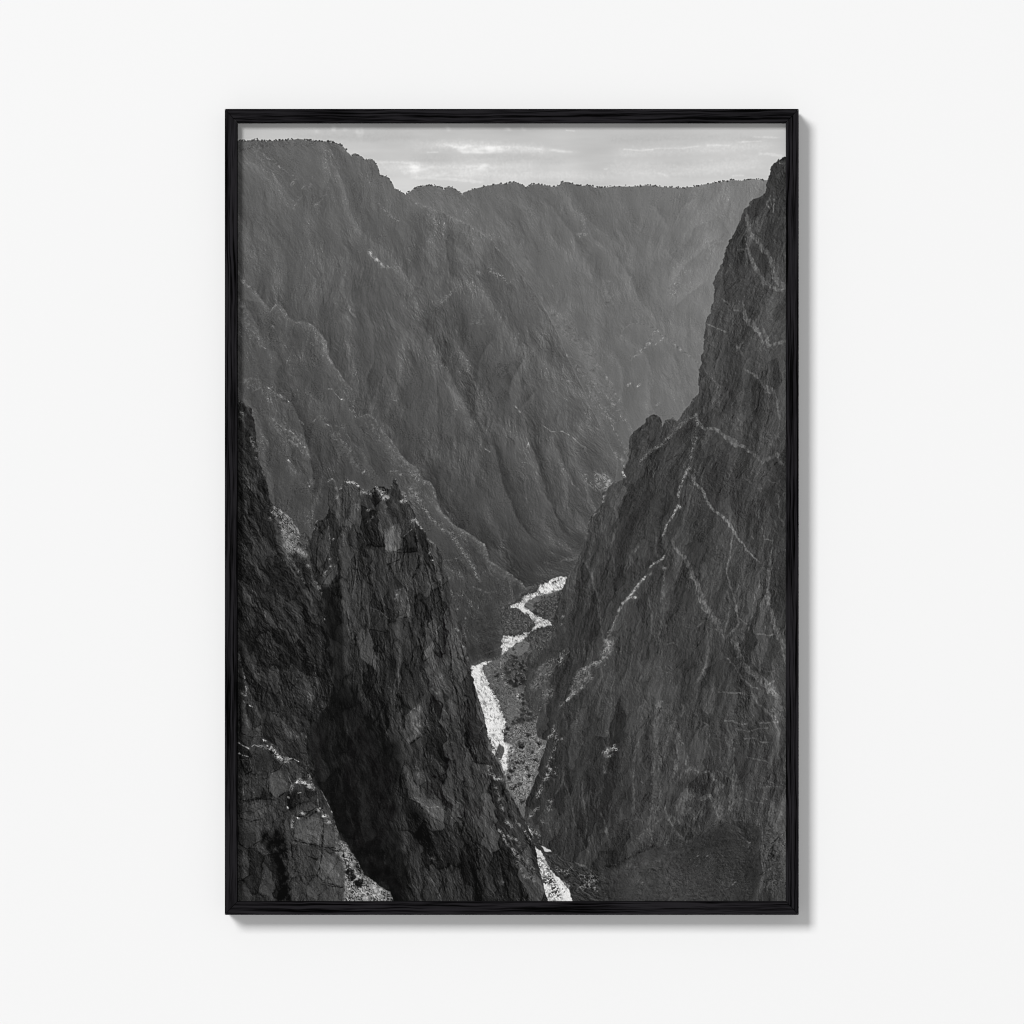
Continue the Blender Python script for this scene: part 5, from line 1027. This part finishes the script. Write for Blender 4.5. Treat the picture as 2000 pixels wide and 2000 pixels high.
    # sunlit tops
    for q, n, v, s_ in ((P(4, '1060,1740 1100,1705 1140,1740'), 26, 170, 1.4), (P(4, '1145,1795 1190,1800'), 22, 200, 2), (P(4, '1230,1725 1290,1735 1350,1770 1330,1750'), 60, 210, 3), (P(4, '1370,1790 1400,1820'), 16, 170, 2), (P(4, '1400,1830 1470,1815 1490,1830'), 30, 170, 2.4), (P(4, '1510,1785 1560,1820 1600,1840'), 60, 220, 3),
                        (P(4, '1560,1850 1600,1870 1620,1890 1580,1900'), 60, 200, 4), (P(4, '1680,1715 1705,1718 1715,1750'), 26, 190, 1.4), (P(4, '1640,1820 1660,1760'), 10, 130, 1.4), (P(4, '1750,1830 1790,1850 1800,1900'), 30, 170, 3), (P(7, '1550,20 1620,50 1560,40'), 60, 200, 4), (P(7, '1360,20 1390,10 1480,10'), 22, 170, 3), (P(7, '1330,130 1350,170'), 20, 150, 3),
                        (P(7, '1430,180 1470,170'), 14, 170, 1.6), (P(7, '1730,100 1790,90 1850,95'), 50, 200, 3), (P(7, '1760,5 1800,60'), 24, 150, 3), (P(7, '1140,60 1180,40'), 16, 150, 3), (P(7, '1600,130 1650,130'), 20, 110, 3), (P(7, '1430,290 1500,240'), 14, 100, 3), (P(7, '970,220 1010,235'), 20, 230, 1.0), (P(7, '1030,225 1040,215'), 8, 190, 1.2), (P(7, '965,260 930,310 925,350'), 24, 160, 2),
                        (P(7, '900,400 895,440'), 16, 140, 2), (P(7, '1110,450 1120,440'), 10, 200, 1.2), (P(7, '1080,640 1090,630'), 10, 180, 1.2), (P(7, '1090,690 1060,740 1020,790'), 40, 150, 1.6), (P(7, '1890,250 1925,320'), 34, 190, 2.4), (P(8, '0,290 60,250 90,300 110,330 150,380'), 60, 190, 2.2), (P(8, '10,130 20,150'), 8, 170, 1.5), (P(8, '170,440 210,470 260,510'), 26, 150, 1.8),
                        (P(8, '200,640 220,650'), 16, 190, 1.4), (P(8, '180,540 190,600'), 12, 130, 2), (P(8, '320,640 350,800'), 16, 100, 2.4), (P(8, '390,930 420,980 470,1060'), 50, 150, 3), (P(8, '440,1100 460,1110'), 10, 220, 1.2), (P(8, '480,1070 490,1070'), 6, 220, 1), (P(8, '430,1290 460,1310'), 10, 170, 1.4), (P(8, '510,1290 510,1370'), 24, 120, 2.6), (P(8, '510,1450 520,1470'), 8, 190, 1.2),
                        (P(8, '550,1560 575,1590'), 10, 190, 1.4), (P(11, '735,480 780,560 770,620 850,700'), 60, 110, 4), (P(11, '730,760 760,770 740,790'), 26, 170, 3), (P(11, '750,830 820,880 860,870 880,880'), 50, 180, 3), (P(11, '800,940 850,1060 860,1140'), 40, 130, 3), (P(11, '860,1140 890,1180'), 20, 180, 2), (P(11, '900,860 960,1020 1080,1150 1060,1220'), 60, 110, 3),
                        (P(11, '900,1280 960,1320 960,1340'), 50, 170, 3), (P(11, '830,1340 870,1390 930,1500'), 60, 160, 2.6), (P(11, '820,1400 825,1415'), 8, 190, 1.2), (P(11, '920,1410 1000,1440 1040,1500'), 60, 160, 3), (P(11, '930,1500 1000,1580 1060,1650'), 90, 150, 3.4), (P(11, '1000,1640 1060,1720'), 60, 130, 5), (P(11, '1060,1740 1090,1800 1120,1780 1200,1860'), 80, 130, 5), (P(11, '1100,1620 1180,1750'), 40, 120, 3),
                        (P(11, '1000,1270 1080,1360 1150,1460'), 40, 160, 1.6), (P(11, '190,1630 240,1640'), 26, 90, 4), (P(11, '850,1830 880,1860'), 26, 110, 4)):
        sparkle(q, s_ * .8, n, v * .95, (2.5, 1.2))
    # bushes in the notch
    bushes(P(7, '940,860 990,880 1000,960 980,1060 940,1080 945,960'), 46, 2.6, 50, 130, .8)
    sparkle(P(7, '950,880 970,960 950,1060 975,1130'), 3.4, 60, 150, (1.6, 1.2))
    sparkle(P(7, '980,1170 1020,1190 1000,1200'), 2.6, 26, 160, (2, 1.1))
    sparkle(P(7, '915,1220 930,1290'), 2.4, 26, 150, (1.8, 1.1))
    sparkle(P(7, '940,1350 960,1450 1000,1520'), 3, 26, 110)

    # ------------------------------------------------------------------ near buttress, lower left corner
    nb = P(7, '100,1440 215,1510 240,1570 265,1680 290,1820 300,1930') + P(10, '270,145 350,185 400,250 440,330 450,480 480,500 540,540 620,590 660,660 740,680 830,735 890,745 880,800 905,860 960,920 1000,990 1050,1070 1100,1190 1130,1290 1170,1390 1180,1450 1240,1480 1280,1560 1350,1650 1410,1780 1500,1840 1560,1890 1650,1940 1720,2140 100,2140')
    ctrl = [(480, 1320, 42), (480, 1410, 44), (500, 1430, 36), (480, 1480, 26), (520, 1480, 26), (560, 1500, 46), (590, 1500, 44), (480, 1540, 40), (540, 1530, 50), (500, 1580, 44), (530, 1570, 26), (480, 1620, 38), (540, 1620, 14), (500, 1660, 40), (550, 1680, 16), (480, 1720, 36), (520, 1740, 34), (590, 1560, 30), (610, 1560, 38), (640, 1570, 52), (650, 1600, 52),
            (600, 1610, 62), (630, 1620, 60), (600, 1660, 46), (640, 1680, 60), (580, 1700, 44), (620, 1710, 52), (660, 1720, 60), (590, 1750, 48), (640, 1750, 56)]
    angm = tone([(490, 1340, 75), (490, 1430, 85), (560, 1500, 80), (500, 1560, 90), (540, 1650, 85), (620, 1560, 88), (620, 1640, 70), (620, 1720, 80), (490, 1700, 70)])
    NB = layer(nb, [(a, b, c + 8) for a, b, c in ctrl], angm, 7, ((30, .5), (15, .8), (7, 1.), (3.5, 1.)), 1.7, stretch=2.6, grain=6.5, facet=((82, 38, 66, 30, 24, 1.4), (78, 13, 24, 16, 10, 1.0)), halo=6, knee=1.4, iso_mix=.45, carve=(40, 2.2, .3), spark=30, scrub=14)
    fill(P(10, '430,1360 470,1340 520,1400 600,1330 650,1440 650,1700 690,1940 720,2020 570,2020 600,1800 560,1640 500,1540 440,1480'), -36, 3, 7, .8)
    fill(P(10, '590,880 660,1000 640,1180 560,1100'), 0, 4)
    fill(P(10, '230,700 340,720 330,830 240,800'), -14, 4)
    fill(P(10, '440,940 500,1000 480,1080 420,1050'), -22, 2)
    fill(P(10, '670,990 790,1000 800,1150 690,1170'), -16, 3)
    fill(P(10, '760,1270 1000,1250 1010,1380 1000,1510 850,1480 730,1430'), 12, 2.5, 2, .2)
    fill(P(10, '1020,1340 1110,1320 1160,1440 1170,1540 1020,1520'), 10, 2.5, 2, .2)
    fill(P(10, '1000,1600 1160,1580 1220,1740 1210,1900 1000,1860 980,1700'), 10, 3, 2, .2)
    fill(P(10, '510,820 620,800 680,900 660,1000 570,1060 500,980'), 12, 3)
    fill(P(10, '640,730 800,720 860,860 740,880 690,800'), 6, 3)
    for q, w, v in ((P(10, '1010,1350 1010,1480 1000,1640 960,1800'), 2.4, -44), (P(10, '700,1440 800,1470 900,1490 1000,1510 1170,1560'), 2.2, -44), (P(10, '1000,1860 1100,1890 1210,1900'), 2.2, -36), (P(10, '270,1080 430,1060 560,1070'), 3, -30), (P(10, '880,1600 960,1640 990,1600'), 3, -28), (P(10, '640,1180 660,1500 690,1900'), 6, -24),
                    (P(10, '840,1230 900,1180 960,1190'), 4, -30), (P(10, '660,720 700,800 700,860'), 3, -26), (P(10, '450,280 480,420 500,470'), 5, -22), (P(10, '350,180 360,320 340,420'), 2, -22), (P(10, '230,820 270,960 270,1100'), 2, -18), (P(10, '790,1000 800,1130'), 3, -22)):
        stroke(q, w, v, 1.3, .02, 1.0, .15)
    fill(P(10, '950,900 1010,990 1070,1120 1110,1240 1060,1230 1000,1160 970,1050'), 12, 2, 1, .2)
    for q, dv in ((P(10, '700,980 780,930 900,950 960,1000 970,1140 900,1180 760,1190 690,1130'), 4), (P(10, '750,1260 900,1230 1010,1260 1005,1490 860,1480 735,1420'), 9), (P(10, '1020,1290 1110,1300 1165,1400 1175,1540 1015,1500'), 8),
                  (P(10, '720,1470 880,1500 990,1530 970,1780 860,1800 720,1720'), 2), (P(10, '1010,1540 1170,1570 1220,1740 1210,1890 1010,1850 985,1700'), 9), (P(10, '510,830 610,800 680,890 660,1000 570,1060 500,980'), 9), (P(10, '230,170 340,190 400,260 430,340 440,470 330,480 240,440'), 5),
                  (P(10, '220,1120 350,1090 460,1110 450,1240 330,1280 230,1240'), 6), (P(10, '640,720 780,700 860,760 850,860 740,880 690,800'), 6), (P(10, '240,700 330,690 350,800 280,840'), -8), (P(10, '340,860 450,850 460,960 430,1050 350,1060'), 5), (P(10, '220,1290 400,1300 420,1460 300,1540 220,1480'), 4)):
        block(q, dv, 20, -34)
    for q, w, v in ((P(10, '700,950 680,1060 690,1160 740,1210'), 3, -30), (P(10, '740,1215 860,1240 960,1180'), 2.4, -34), (P(10, '500,800 480,930 520,1040 570,1070 660,1000'), 2.4, -26), (P(10, '215,1060 300,1090 430,1060'), 2, -24), (P(10, '640,720 600,780 520,820'), 2, -24)):
        stroke(q, w, v, 1.3, .02, 1.0, .15)
    for q, w, v in ((P(10, '960,900 1000,980 1050,1080 1100,1190 1130,1290 1165,1385'), [2.4, 2, 1.8, 1.6, 1.6, 2], 90), (P(10, '1380,1660 1410,1760'), 1.6, 60), (P(10, '260,880 275,1100'), 1.6, 46), (P(10, '370,990 365,1080'), 1.8, 40), (P(10, '215,525 260,560 325,595'), 2, 110), (P(10, '340,570 370,555 440,580'), 1.4, 90),
                    (P(10, '215,630 260,650 320,665'), 2, 100), (P(10, '270,145 310,150'), 3, 150), (P(10, '320,175 365,190'), 3, 140), (P(10, '380,220 430,290 450,400'), 1.4, 40), (P(10, '530,545 600,545 625,580'), 1.6, 90), (P(10, '670,690 740,680 800,715 860,745'), 1.8, 90), (P(10, '680,830 720,920 700,980'), 2, 60), (P(10, '730,1225 800,1250'), 3, 130),
                    (P(10, '960,980 975,1140'), 1.6, 40), (P(10, '810,1000 780,1010'), 2, 100)):
        stroke(q, w, v, .9, .1, .9)
    for q, n, v, s_ in ((P(7, '215,1530 230,1580'), 26, 150, 2.4), (P(7, '250,1620 275,1720 290,1830 300,1930'), 60, 160, 1.6), (P(10, '235,40 290,90'), 20, 130, 3), (P(10, '450,510 480,515'), 16, 210, 2), (P(10, '490,580 540,590 560,630 620,690 680,715'), 130, 190, 5), (P(10, '410,550 460,560'), 18, 130, 2), (P(10, '640,640 690,680'), 26, 150, 3), (P(10, '800,650 850,680 890,740'), 50, 150, 4),
                        (P(10, '880,790 890,860 870,880'), 34, 150, 3), (P(10, '760,920 800,885 850,920 930,960'), 130, 220, 4), (P(10, '720,930 700,1000'), 26, 150, 3), (P(10, '690,1040 690,1060'), 8, 210, 1.2), (P(10, '680,1130 690,1150'), 10, 220, 1.4), (P(10, '965,1150 1000,1180 1010,1220 1070,1240'), 70, 210, 3.4), (P(10, '1040,1260 1090,1290'), 60, 160, 5), (P(10, '790,1190 850,1210'), 20, 170, 3),
                        (P(10, '730,1260 730,1340'), 24, 180, 3), (P(10, '890,880 920,930'), 34, 130, 4), (P(10, '1110,1330 1160,1420'), 36, 120, 4), (P(10, '1120,1440 1150,1580'), 14, 150, 2), (P(10, '1160,1760 1170,1800'), 8, 170, 1.6), (P(10, '1180,1560 1210,1680'), 18, 120, 2.4), (P(10, '390,840 400,860'), 12, 90, 3)):
        sparkle(q, s_ * .8, n, v, (2.2, 1.1))
    sun = P(10, '1175,1460 1240,1480 1280,1560 1350,1650 1400,1780 1500,1840 1560,1890 1650,1940 1720,2140 1190,2140 1220,1900 1230,1720 1200,1620 1170,1560')
    fill(sun, 62, 2.0, 2.5, .6)
    chips(sun, 330, (3.4, 1.5), 205, 46, .75, .8)
    chips(sun, 260, (3.2, 1.5), 34, 50, .8, .8)
    bushes(P(10, '1170,1460 1250,1470 1280,1550 1200,1570'), 46, 2.6, 70, 170, .7)
    for c, r in (('1270,1760', 8), ('1290,1810', 7), ('1340,1860', 9), ('1210,1600', 4), ('1370,1850', 6)):
        x, y = P(10, c)[0]
        bushes([(x - r * .6, y - r * .5), (x + r * .6, y - r * .5), (x + r * .6, y + r * .5), (x - r * .6, y + r * .5)], 8, r * 0.6, 14, 60, .9)
    fill(P(10, '1330,1680 1380,1720 1400,1800 1330,1740'), -90, 1.6, 1, .2)

    # ------------------------------------------------------------------ camera sharpening, paper black
    sharp = IMG + 0.5 * (IMG - blur(IMG, 1.3))
    IMG[:] = np.clip(sharp, 6, 246)
    return IMG


KEY, FILL, AMB = 40600.0 * 6.25, 4050.0 * 6.25, 0.235


# ---------------------------------------------------------------- the scene
import bpy, bmesh

S = 0.00065                      # metres per picture unit on the front plane of the frame
CAM = 5.0                        # camera distance to that plane
FRONT, BACK = -0.030, -0.0005    # front and back of the frame (wall face is y = 0)
RECESS = 0.0100                  # the print lies this far behind the frame's front
scene = bpy.context.scene
COL = scene.collection


def link(name, me, mats, parent=None):
    o = bpy.data.objects.new(name, me)
    COL.objects.link(o)
    for m in mats: me.materials.append(m)
    if parent: o.parent = parent
    return o


def new_mat(name):
    m = bpy.data.materials.new(name); m.use_nodes = True
    nt = m.node_tree
    return m, nt, nt.nodes['Principled BSDF']


def node(nt, kind, **kw):
    n = nt.nodes.new(kind)
    for k, v in kw.items():
        if k in n.inputs: n.inputs[k].default_value = v
        else: setattr(n, k, v)
    return n


# white painted wall
def wall_material():
    m, nt, b = new_mat('white_wall_paint')
    tc = node(nt, 'ShaderNodeTexCoord')
    n = node(nt, 'ShaderNodeTexNoise', Scale=520.0, Detail=3.0, Roughness=0.6)
    n2 = node(nt, 'ShaderNodeTexNoise', Scale=2.2, Detail=2.0)
    r = node(nt, 'ShaderNodeMapRange', **{'To Min': 0.815, 'To Max': 0.825})
    cc = node(nt, 'ShaderNodeCombineColor')
    bp = node(nt, 'ShaderNodeBump', Strength=0.02, Distance=0.0004)
    nt.links.new(tc.outputs['Object'], n.inputs['Vector']); nt.links.new(tc.outputs['Object'], n2.inputs['Vector'])
    nt.links.new(n2.outputs['Fac'], r.inputs['Value'])
    for c in ('Red', 'Green', 'Blue'): nt.links.new(r.outputs['Result'], cc.inputs[c])
    nt.links.new(cc.outputs['Color'], b.inputs['Base Color'])
    nt.links.new(n.outputs['Fac'], bp.inputs['Height']); nt.links.new(bp.outputs['Normal'], b.inputs['Normal'])
    b.inputs['Roughness'].default_value = 0.9
    b.inputs['Specular IOR Level'].default_value = 0.1
    return m


def box(bm, x0, x1, y0, y1, z0, z1):
    v = [bm.verts.new(p) for p in ((x0, y0, z0), (x1, y0, z0), (x1, y1, z0), (x0, y1, z0), (x0, y0, z1), (x1, y0, z1), (x1, y1, z1), (x0, y1, z1))]
    for f in ((0, 1, 5, 4), (1, 2, 6, 5), (2, 3, 7, 6), (3, 0, 4, 7), (4, 5, 6, 7), (3, 2, 1, 0)):
        bm.faces.new([v[i] for i in f])


bm = bmesh.new(); box(bm, -4, 4, 0.0, 0.12, -2.6, 2.6)
me = bpy.data.meshes.new('wall'); bm.to_mesh(me); bm.free()
wall = link('wall', me, [wall_material()])
wall['kind'] = 'structure'
wall['label'] = 'smooth plain white wall behind the picture'
wall['category'] = 'wall'


# black stained open-grain wood; grain runs along local X of each rail's texture space
def wood_material():
    m, nt, b = new_mat('black_stained_wood')
    uv = node(nt, 'ShaderNodeUVMap'); uv.uv_map = 'grain'
    mp = node(nt, 'ShaderNodeMapping'); mp.inputs['Scale'].default_value = (6.0, 330.0, 1.0)
    wob = node(nt, 'ShaderNodeTexNoise', Scale=16.0, Detail=2.0)
    wm = node(nt, 'ShaderNodeVectorMath', operation='MULTIPLY_ADD'); wm.inputs[1].default_value = (0.0, 0.0045, 0.0)
    n = node(nt, 'ShaderNodeTexNoise', Scale=1.0, Detail=4.0, Roughness=0.55)
    mp2 = node(nt, 'ShaderNodeMapping'); mp2.inputs['Scale'].default_value = (30.0, 1500.0, 1.0)
    n2 = node(nt, 'ShaderNodeTexNoise', Scale=1.0, Detail=3.0)
    mx = node(nt, 'ShaderNodeMath', operation='MULTIPLY_ADD'); mx.inputs[1].default_value = 0.4
    ramp = node(nt, 'ShaderNodeValToRGB')
    e = ramp.color_ramp.elements
    e[0].position = 0.60; e[0].color = (0.0003, 0.00025, 0.00035, 1)
    e[1].position = 0.77; e[1].color = (0.0150, 0.0140, 0.0160, 1)
    bp = node(nt, 'ShaderNodeBump', Strength=0.35, Distance=0.0006)
    L = nt.links.new
    L(uv.outputs['UV'], wob.inputs['Vector'])
    L(wob.outputs['Color'], wm.inputs[0]); L(uv.outputs['UV'], wm.inputs[2])
    L(wm.outputs['Vector'], mp.inputs['Vector']); L(mp.outputs['Vector'], n.inputs['Vector'])
    L(wm.outputs['Vector'], mp2.inputs['Vector']); L(mp2.outputs['Vector'], n2.inputs['Vector'])
    L(n2.outputs['Fac'], mx.inputs[0]); L(n.outputs['Fac'], mx.inputs[2])
    L(mx.outputs['Value'], ramp.inputs['Fac']); L(ramp.outputs['Color'], b.inputs['Base Color'])
    L(mx.outputs['Value'], bp.inputs['Height']); L(bp.outputs['Normal'], b.inputs['Normal'])
    b.inputs['Roughness'].default_value = 0.62
    b.inputs['Specular IOR Level'].default_value = 0.012
    return m


WOOD = wood_material()
# opening and outline of the frame in picture units, centred on (1000, 1000)
OX0, OX1, OZ0, OZ1 = [v * S for v in (439 - 1000, 1560 - 1000, 1000 - 1787, 1000 - 212.5)]
IX0, IX1, IZ0, IZ1 = [v * S for v in (463.4 - 1000, 1535.8 - 1000, 1000 - 1761.3, 1000 - 239.6)]

frame = bpy.data.objects.new('framed_picture', None)
COL.objects.link(frame)
frame.location = (0, 0, 0)
frame.empty_display_size = 0.1
frame['label'] = 'thin black wooden frame holding a black and white canyon photograph on the white wall'
frame['category'] = 'framed picture'


def rail(side):
    """one mitred length of moulding: profile (inward distance as a share of the rail width, depth)"""
    b = 0.0007
    cut = 0.00022                       # half the hairline gap at the mitre
    w = {'l': IX0 - OX0, 'r': OX1 - IX1, 't': OZ1 - IZ1, 'b': IZ0 - OZ0}[side]
    d1 = 1 - 0.0050 / w; d0 = 0.0040 / w; bb = b / w
    prof = [(0, FRONT + b), (bb, FRONT), (1 - bb, FRONT), (1, FRONT + b), (1, FRONT + RECESS), (d1, FRONT + RECESS), (d1, BACK), (d0, BACK), (d0, -0.006), (0, -0.006)]
    bm = bmesh.new()
    uvl = bm.loops.layers.uv.new('grain')
    rings = []
    for end in (0, 1):
        ring = []
        for t, y in prof:
            # straight lines from outer corner to inner corner keep the mitre at the true corner angle
            if side in 'tb':
                z = (OZ1 + (IZ1 - OZ1) * t) if side == 't' else (OZ0 + (IZ0 - OZ0) * t)
                x = (OX0 + (IX0 - OX0) * t + cut) if end == 0 else (OX1 + (IX1 - OX1) * t - cut)
            else:
                x = (OX0 + (IX0 - OX0) * t) if side == 'l' else (OX1 + (IX1 - OX1) * t)
                z = (OZ0 + (IZ0 - OZ0) * t + cut) if end == 0 else (OZ1 + (IZ1 - OZ1) * t - cut)
            ring.append(bm.verts.new((x, y, z)))
        rings.append(ring)
    n = len(prof)
    for i in range(n):
        j = (i + 1) % n
        bm.faces.new((rings[0][i], rings[0][j], rings[1][j], rings[1][i]))
    bm.faces.new(rings[0]); bm.faces.new(rings[1][::-1])
    bmesh.ops.recalc_face_normals(bm, faces=bm.faces)
    # tiny softening of the mitred ends, so the joint reads as a fine dark line
    ends = [e for e in bm.edges if len(e.link_faces) == 2 and any(len(f.verts) == n for f in e.link_faces) and all(v.co.y < FRONT + 0.002 for v in e.verts)]
    bmesh.ops.bevel(bm, geom=ends, offset=0.00045, segments=1, affect='EDGES')
    off = {'l': 0.0, 'r': 3.1, 't': 6.3, 'b': 9.7}[side]
    for f in bm.faces:
        for lp in f.loops:
            c = lp.vert.co
            lp[uvl].uv = ((c.x + off, c.z + c.y + off) if side in 'tb' else (c.z + off, c.x + c.y + off))
    me = bpy.data.meshes.new('frame_rail'); bm.to_mesh(me); bm.free()
    return link('frame_rail', me, [WOOD], frame)


for side in 'tblr': rail(side)


# the print: a stiff board with the picture on its face
def print_material():
    m, nt, b = new_mat('matte_photo_paper')
    img = bpy.data.images.new('canyon_print', PW, PH, float_buffer=True, is_data=True)
    v = np.asarray(paint(), np.float32) / 255.0
    lin = np.where(v <= 0.04045, v / 12.92, ((v + 0.055) / 1.055) ** 2.4) * INK
    buf = np.ones((PH, PW, 4), np.float32)
    buf[..., :3] = lin[::-1, :, None] * np.array([1.004, 1.0, 0.990], np.float32)
    img.pixels.foreach_set(buf.ravel())
    img.update(); img.pack()
    uv = node(nt, 'ShaderNodeUVMap'); uv.uv_map = 'picture'
    t = node(nt, 'ShaderNodeTexImage'); t.image = img; t.extension = 'EXTEND'; t.interpolation = 'Linear'
    n = node(nt, 'ShaderNodeTexNoise', Scale=2600.0, Detail=2.0)
    tc = node(nt, 'ShaderNodeTexCoord')
    bp = node(nt, 'ShaderNodeBump', Strength=0.04, Distance=0.0001)
    nt.links.new(uv.outputs['UV'], t.inputs['Vector']); nt.links.new(t.outputs['Color'], b.inputs['Base Color'])
    nt.links.new(tc.outputs['Object'], n.inputs['Vector']); nt.links.new(n.outputs['Fac'], bp.inputs['Height'])
    nt.links.new(bp.outputs['Normal'], b.inputs['Normal'])
    b.inputs['Roughness'].default_value = 0.75
    b.inputs['Specular IOR Level'].default_value = 0.03
    return m


def card_material():
    m, nt, b = new_mat('grey_card')
    n = node(nt, 'ShaderNodeTexNoise', Scale=300.0)
    r = node(nt, 'ShaderNodeMapRange', **{'To Min': 0.3, 'To Max': 0.4})
    nt.links.new(n.outputs['Fac'], r.inputs['Value']); nt.links.new(r.outputs['Result'], b.inputs['Base Color'])
    b.inputs['Roughness'].default_value = 0.9
    return m


INK = 0.82 / 0.92
PY = FRONT + RECESS + 0.0002
k = S * (CAM + (PY - FRONT)) / CAM          # metres per picture unit on the print's own plane
px0, px1, pz0, pz1 = (PX0 - 1000) * k, (PX0 + PW - 1000) * k, (1000 - PY0 - PH) * k, (1000 - PY0) * k
m4 = 0.0046                                  # how far the board reaches under the moulding's lip
bx0, bx1, bz0, bz1 = IX0 - m4, IX1 + m4, IZ0 - m4, IZ1 + m4
bm = bmesh.new(); box(bm, bx0, bx1, PY, PY + 0.003, bz0, bz1)
uvl = bm.loops.layers.uv.new('picture')
for f in bm.faces:
    f.material_index = 0 if f.normal.y < -0.5 or abs(f.calc_center_median().y - PY) < 1e-6 else 1
    for lp in f.loops:
        c = lp.vert.co
        lp[uvl].uv = ((c.x - px0) / (px1 - px0), (c.z - pz0) / (pz1 - pz0))
bmesh.ops.recalc_face_normals(bm, faces=bm.faces)
me = bpy.data.meshes.new('photo_print'); bm.to_mesh(me); bm.free()
pr = link('photo_print', me, [print_material(), card_material()], frame)
pr['label'] = 'black and white photograph of a deep canyon with a bright winding river'


# ---------------------------------------------------------------- light
def area(name, loc, size, power, col):
    d = bpy.data.lights.new(name, 'AREA'); d.shape = 'SQUARE'; d.size = size; d.energy = power; d.color = col
    o = bpy.data.objects.new(name, d); o.location = loc
    o.rotation_euler = (math.radians(90), 0, 0)        # faces +Y, straight at the wall
    COL.objects.link(o)
    return o


area('key_softbox', (-71.5, -100.0, 71.5), 47.5, KEY, (1.0, 1.0, 1.0))
area('fill_softbox', (1.0, -100.0, -1.0), 12.0, FILL, (1.0, 1.0, 1.0))
w = bpy.data.worlds.new('World'); scene.world = w; w.use_nodes = True
w.node_tree.nodes['Background'].inputs['Color'].default_value = (1, 1, 1, 1)
w.node_tree.nodes['Background'].inputs['Strength'].default_value = AMB

cam = bpy.data.cameras.new('camera'); cam.lens = 36 * CAM / 1.3; cam.sensor_width = 36; cam.clip_end = 400
co = bpy.data.objects.new('camera', cam); co.location = (0, FRONT - CAM, 0); co.rotation_euler = (math.radians(90), 0, 0)
COL.objects.link(co)
scene.camera = co

vs = scene.view_settings
vs.view_transform = 'Standard'; vs.look = 'None'; vs.exposure = 0; vs.gamma = 1; vs.use_curve_mapping = False
scene.render.film_transparent = False
scene.cycles.max_bounces = 6
scene.cycles.use_denoising = True
scene.cycles.filter_width = 1.1
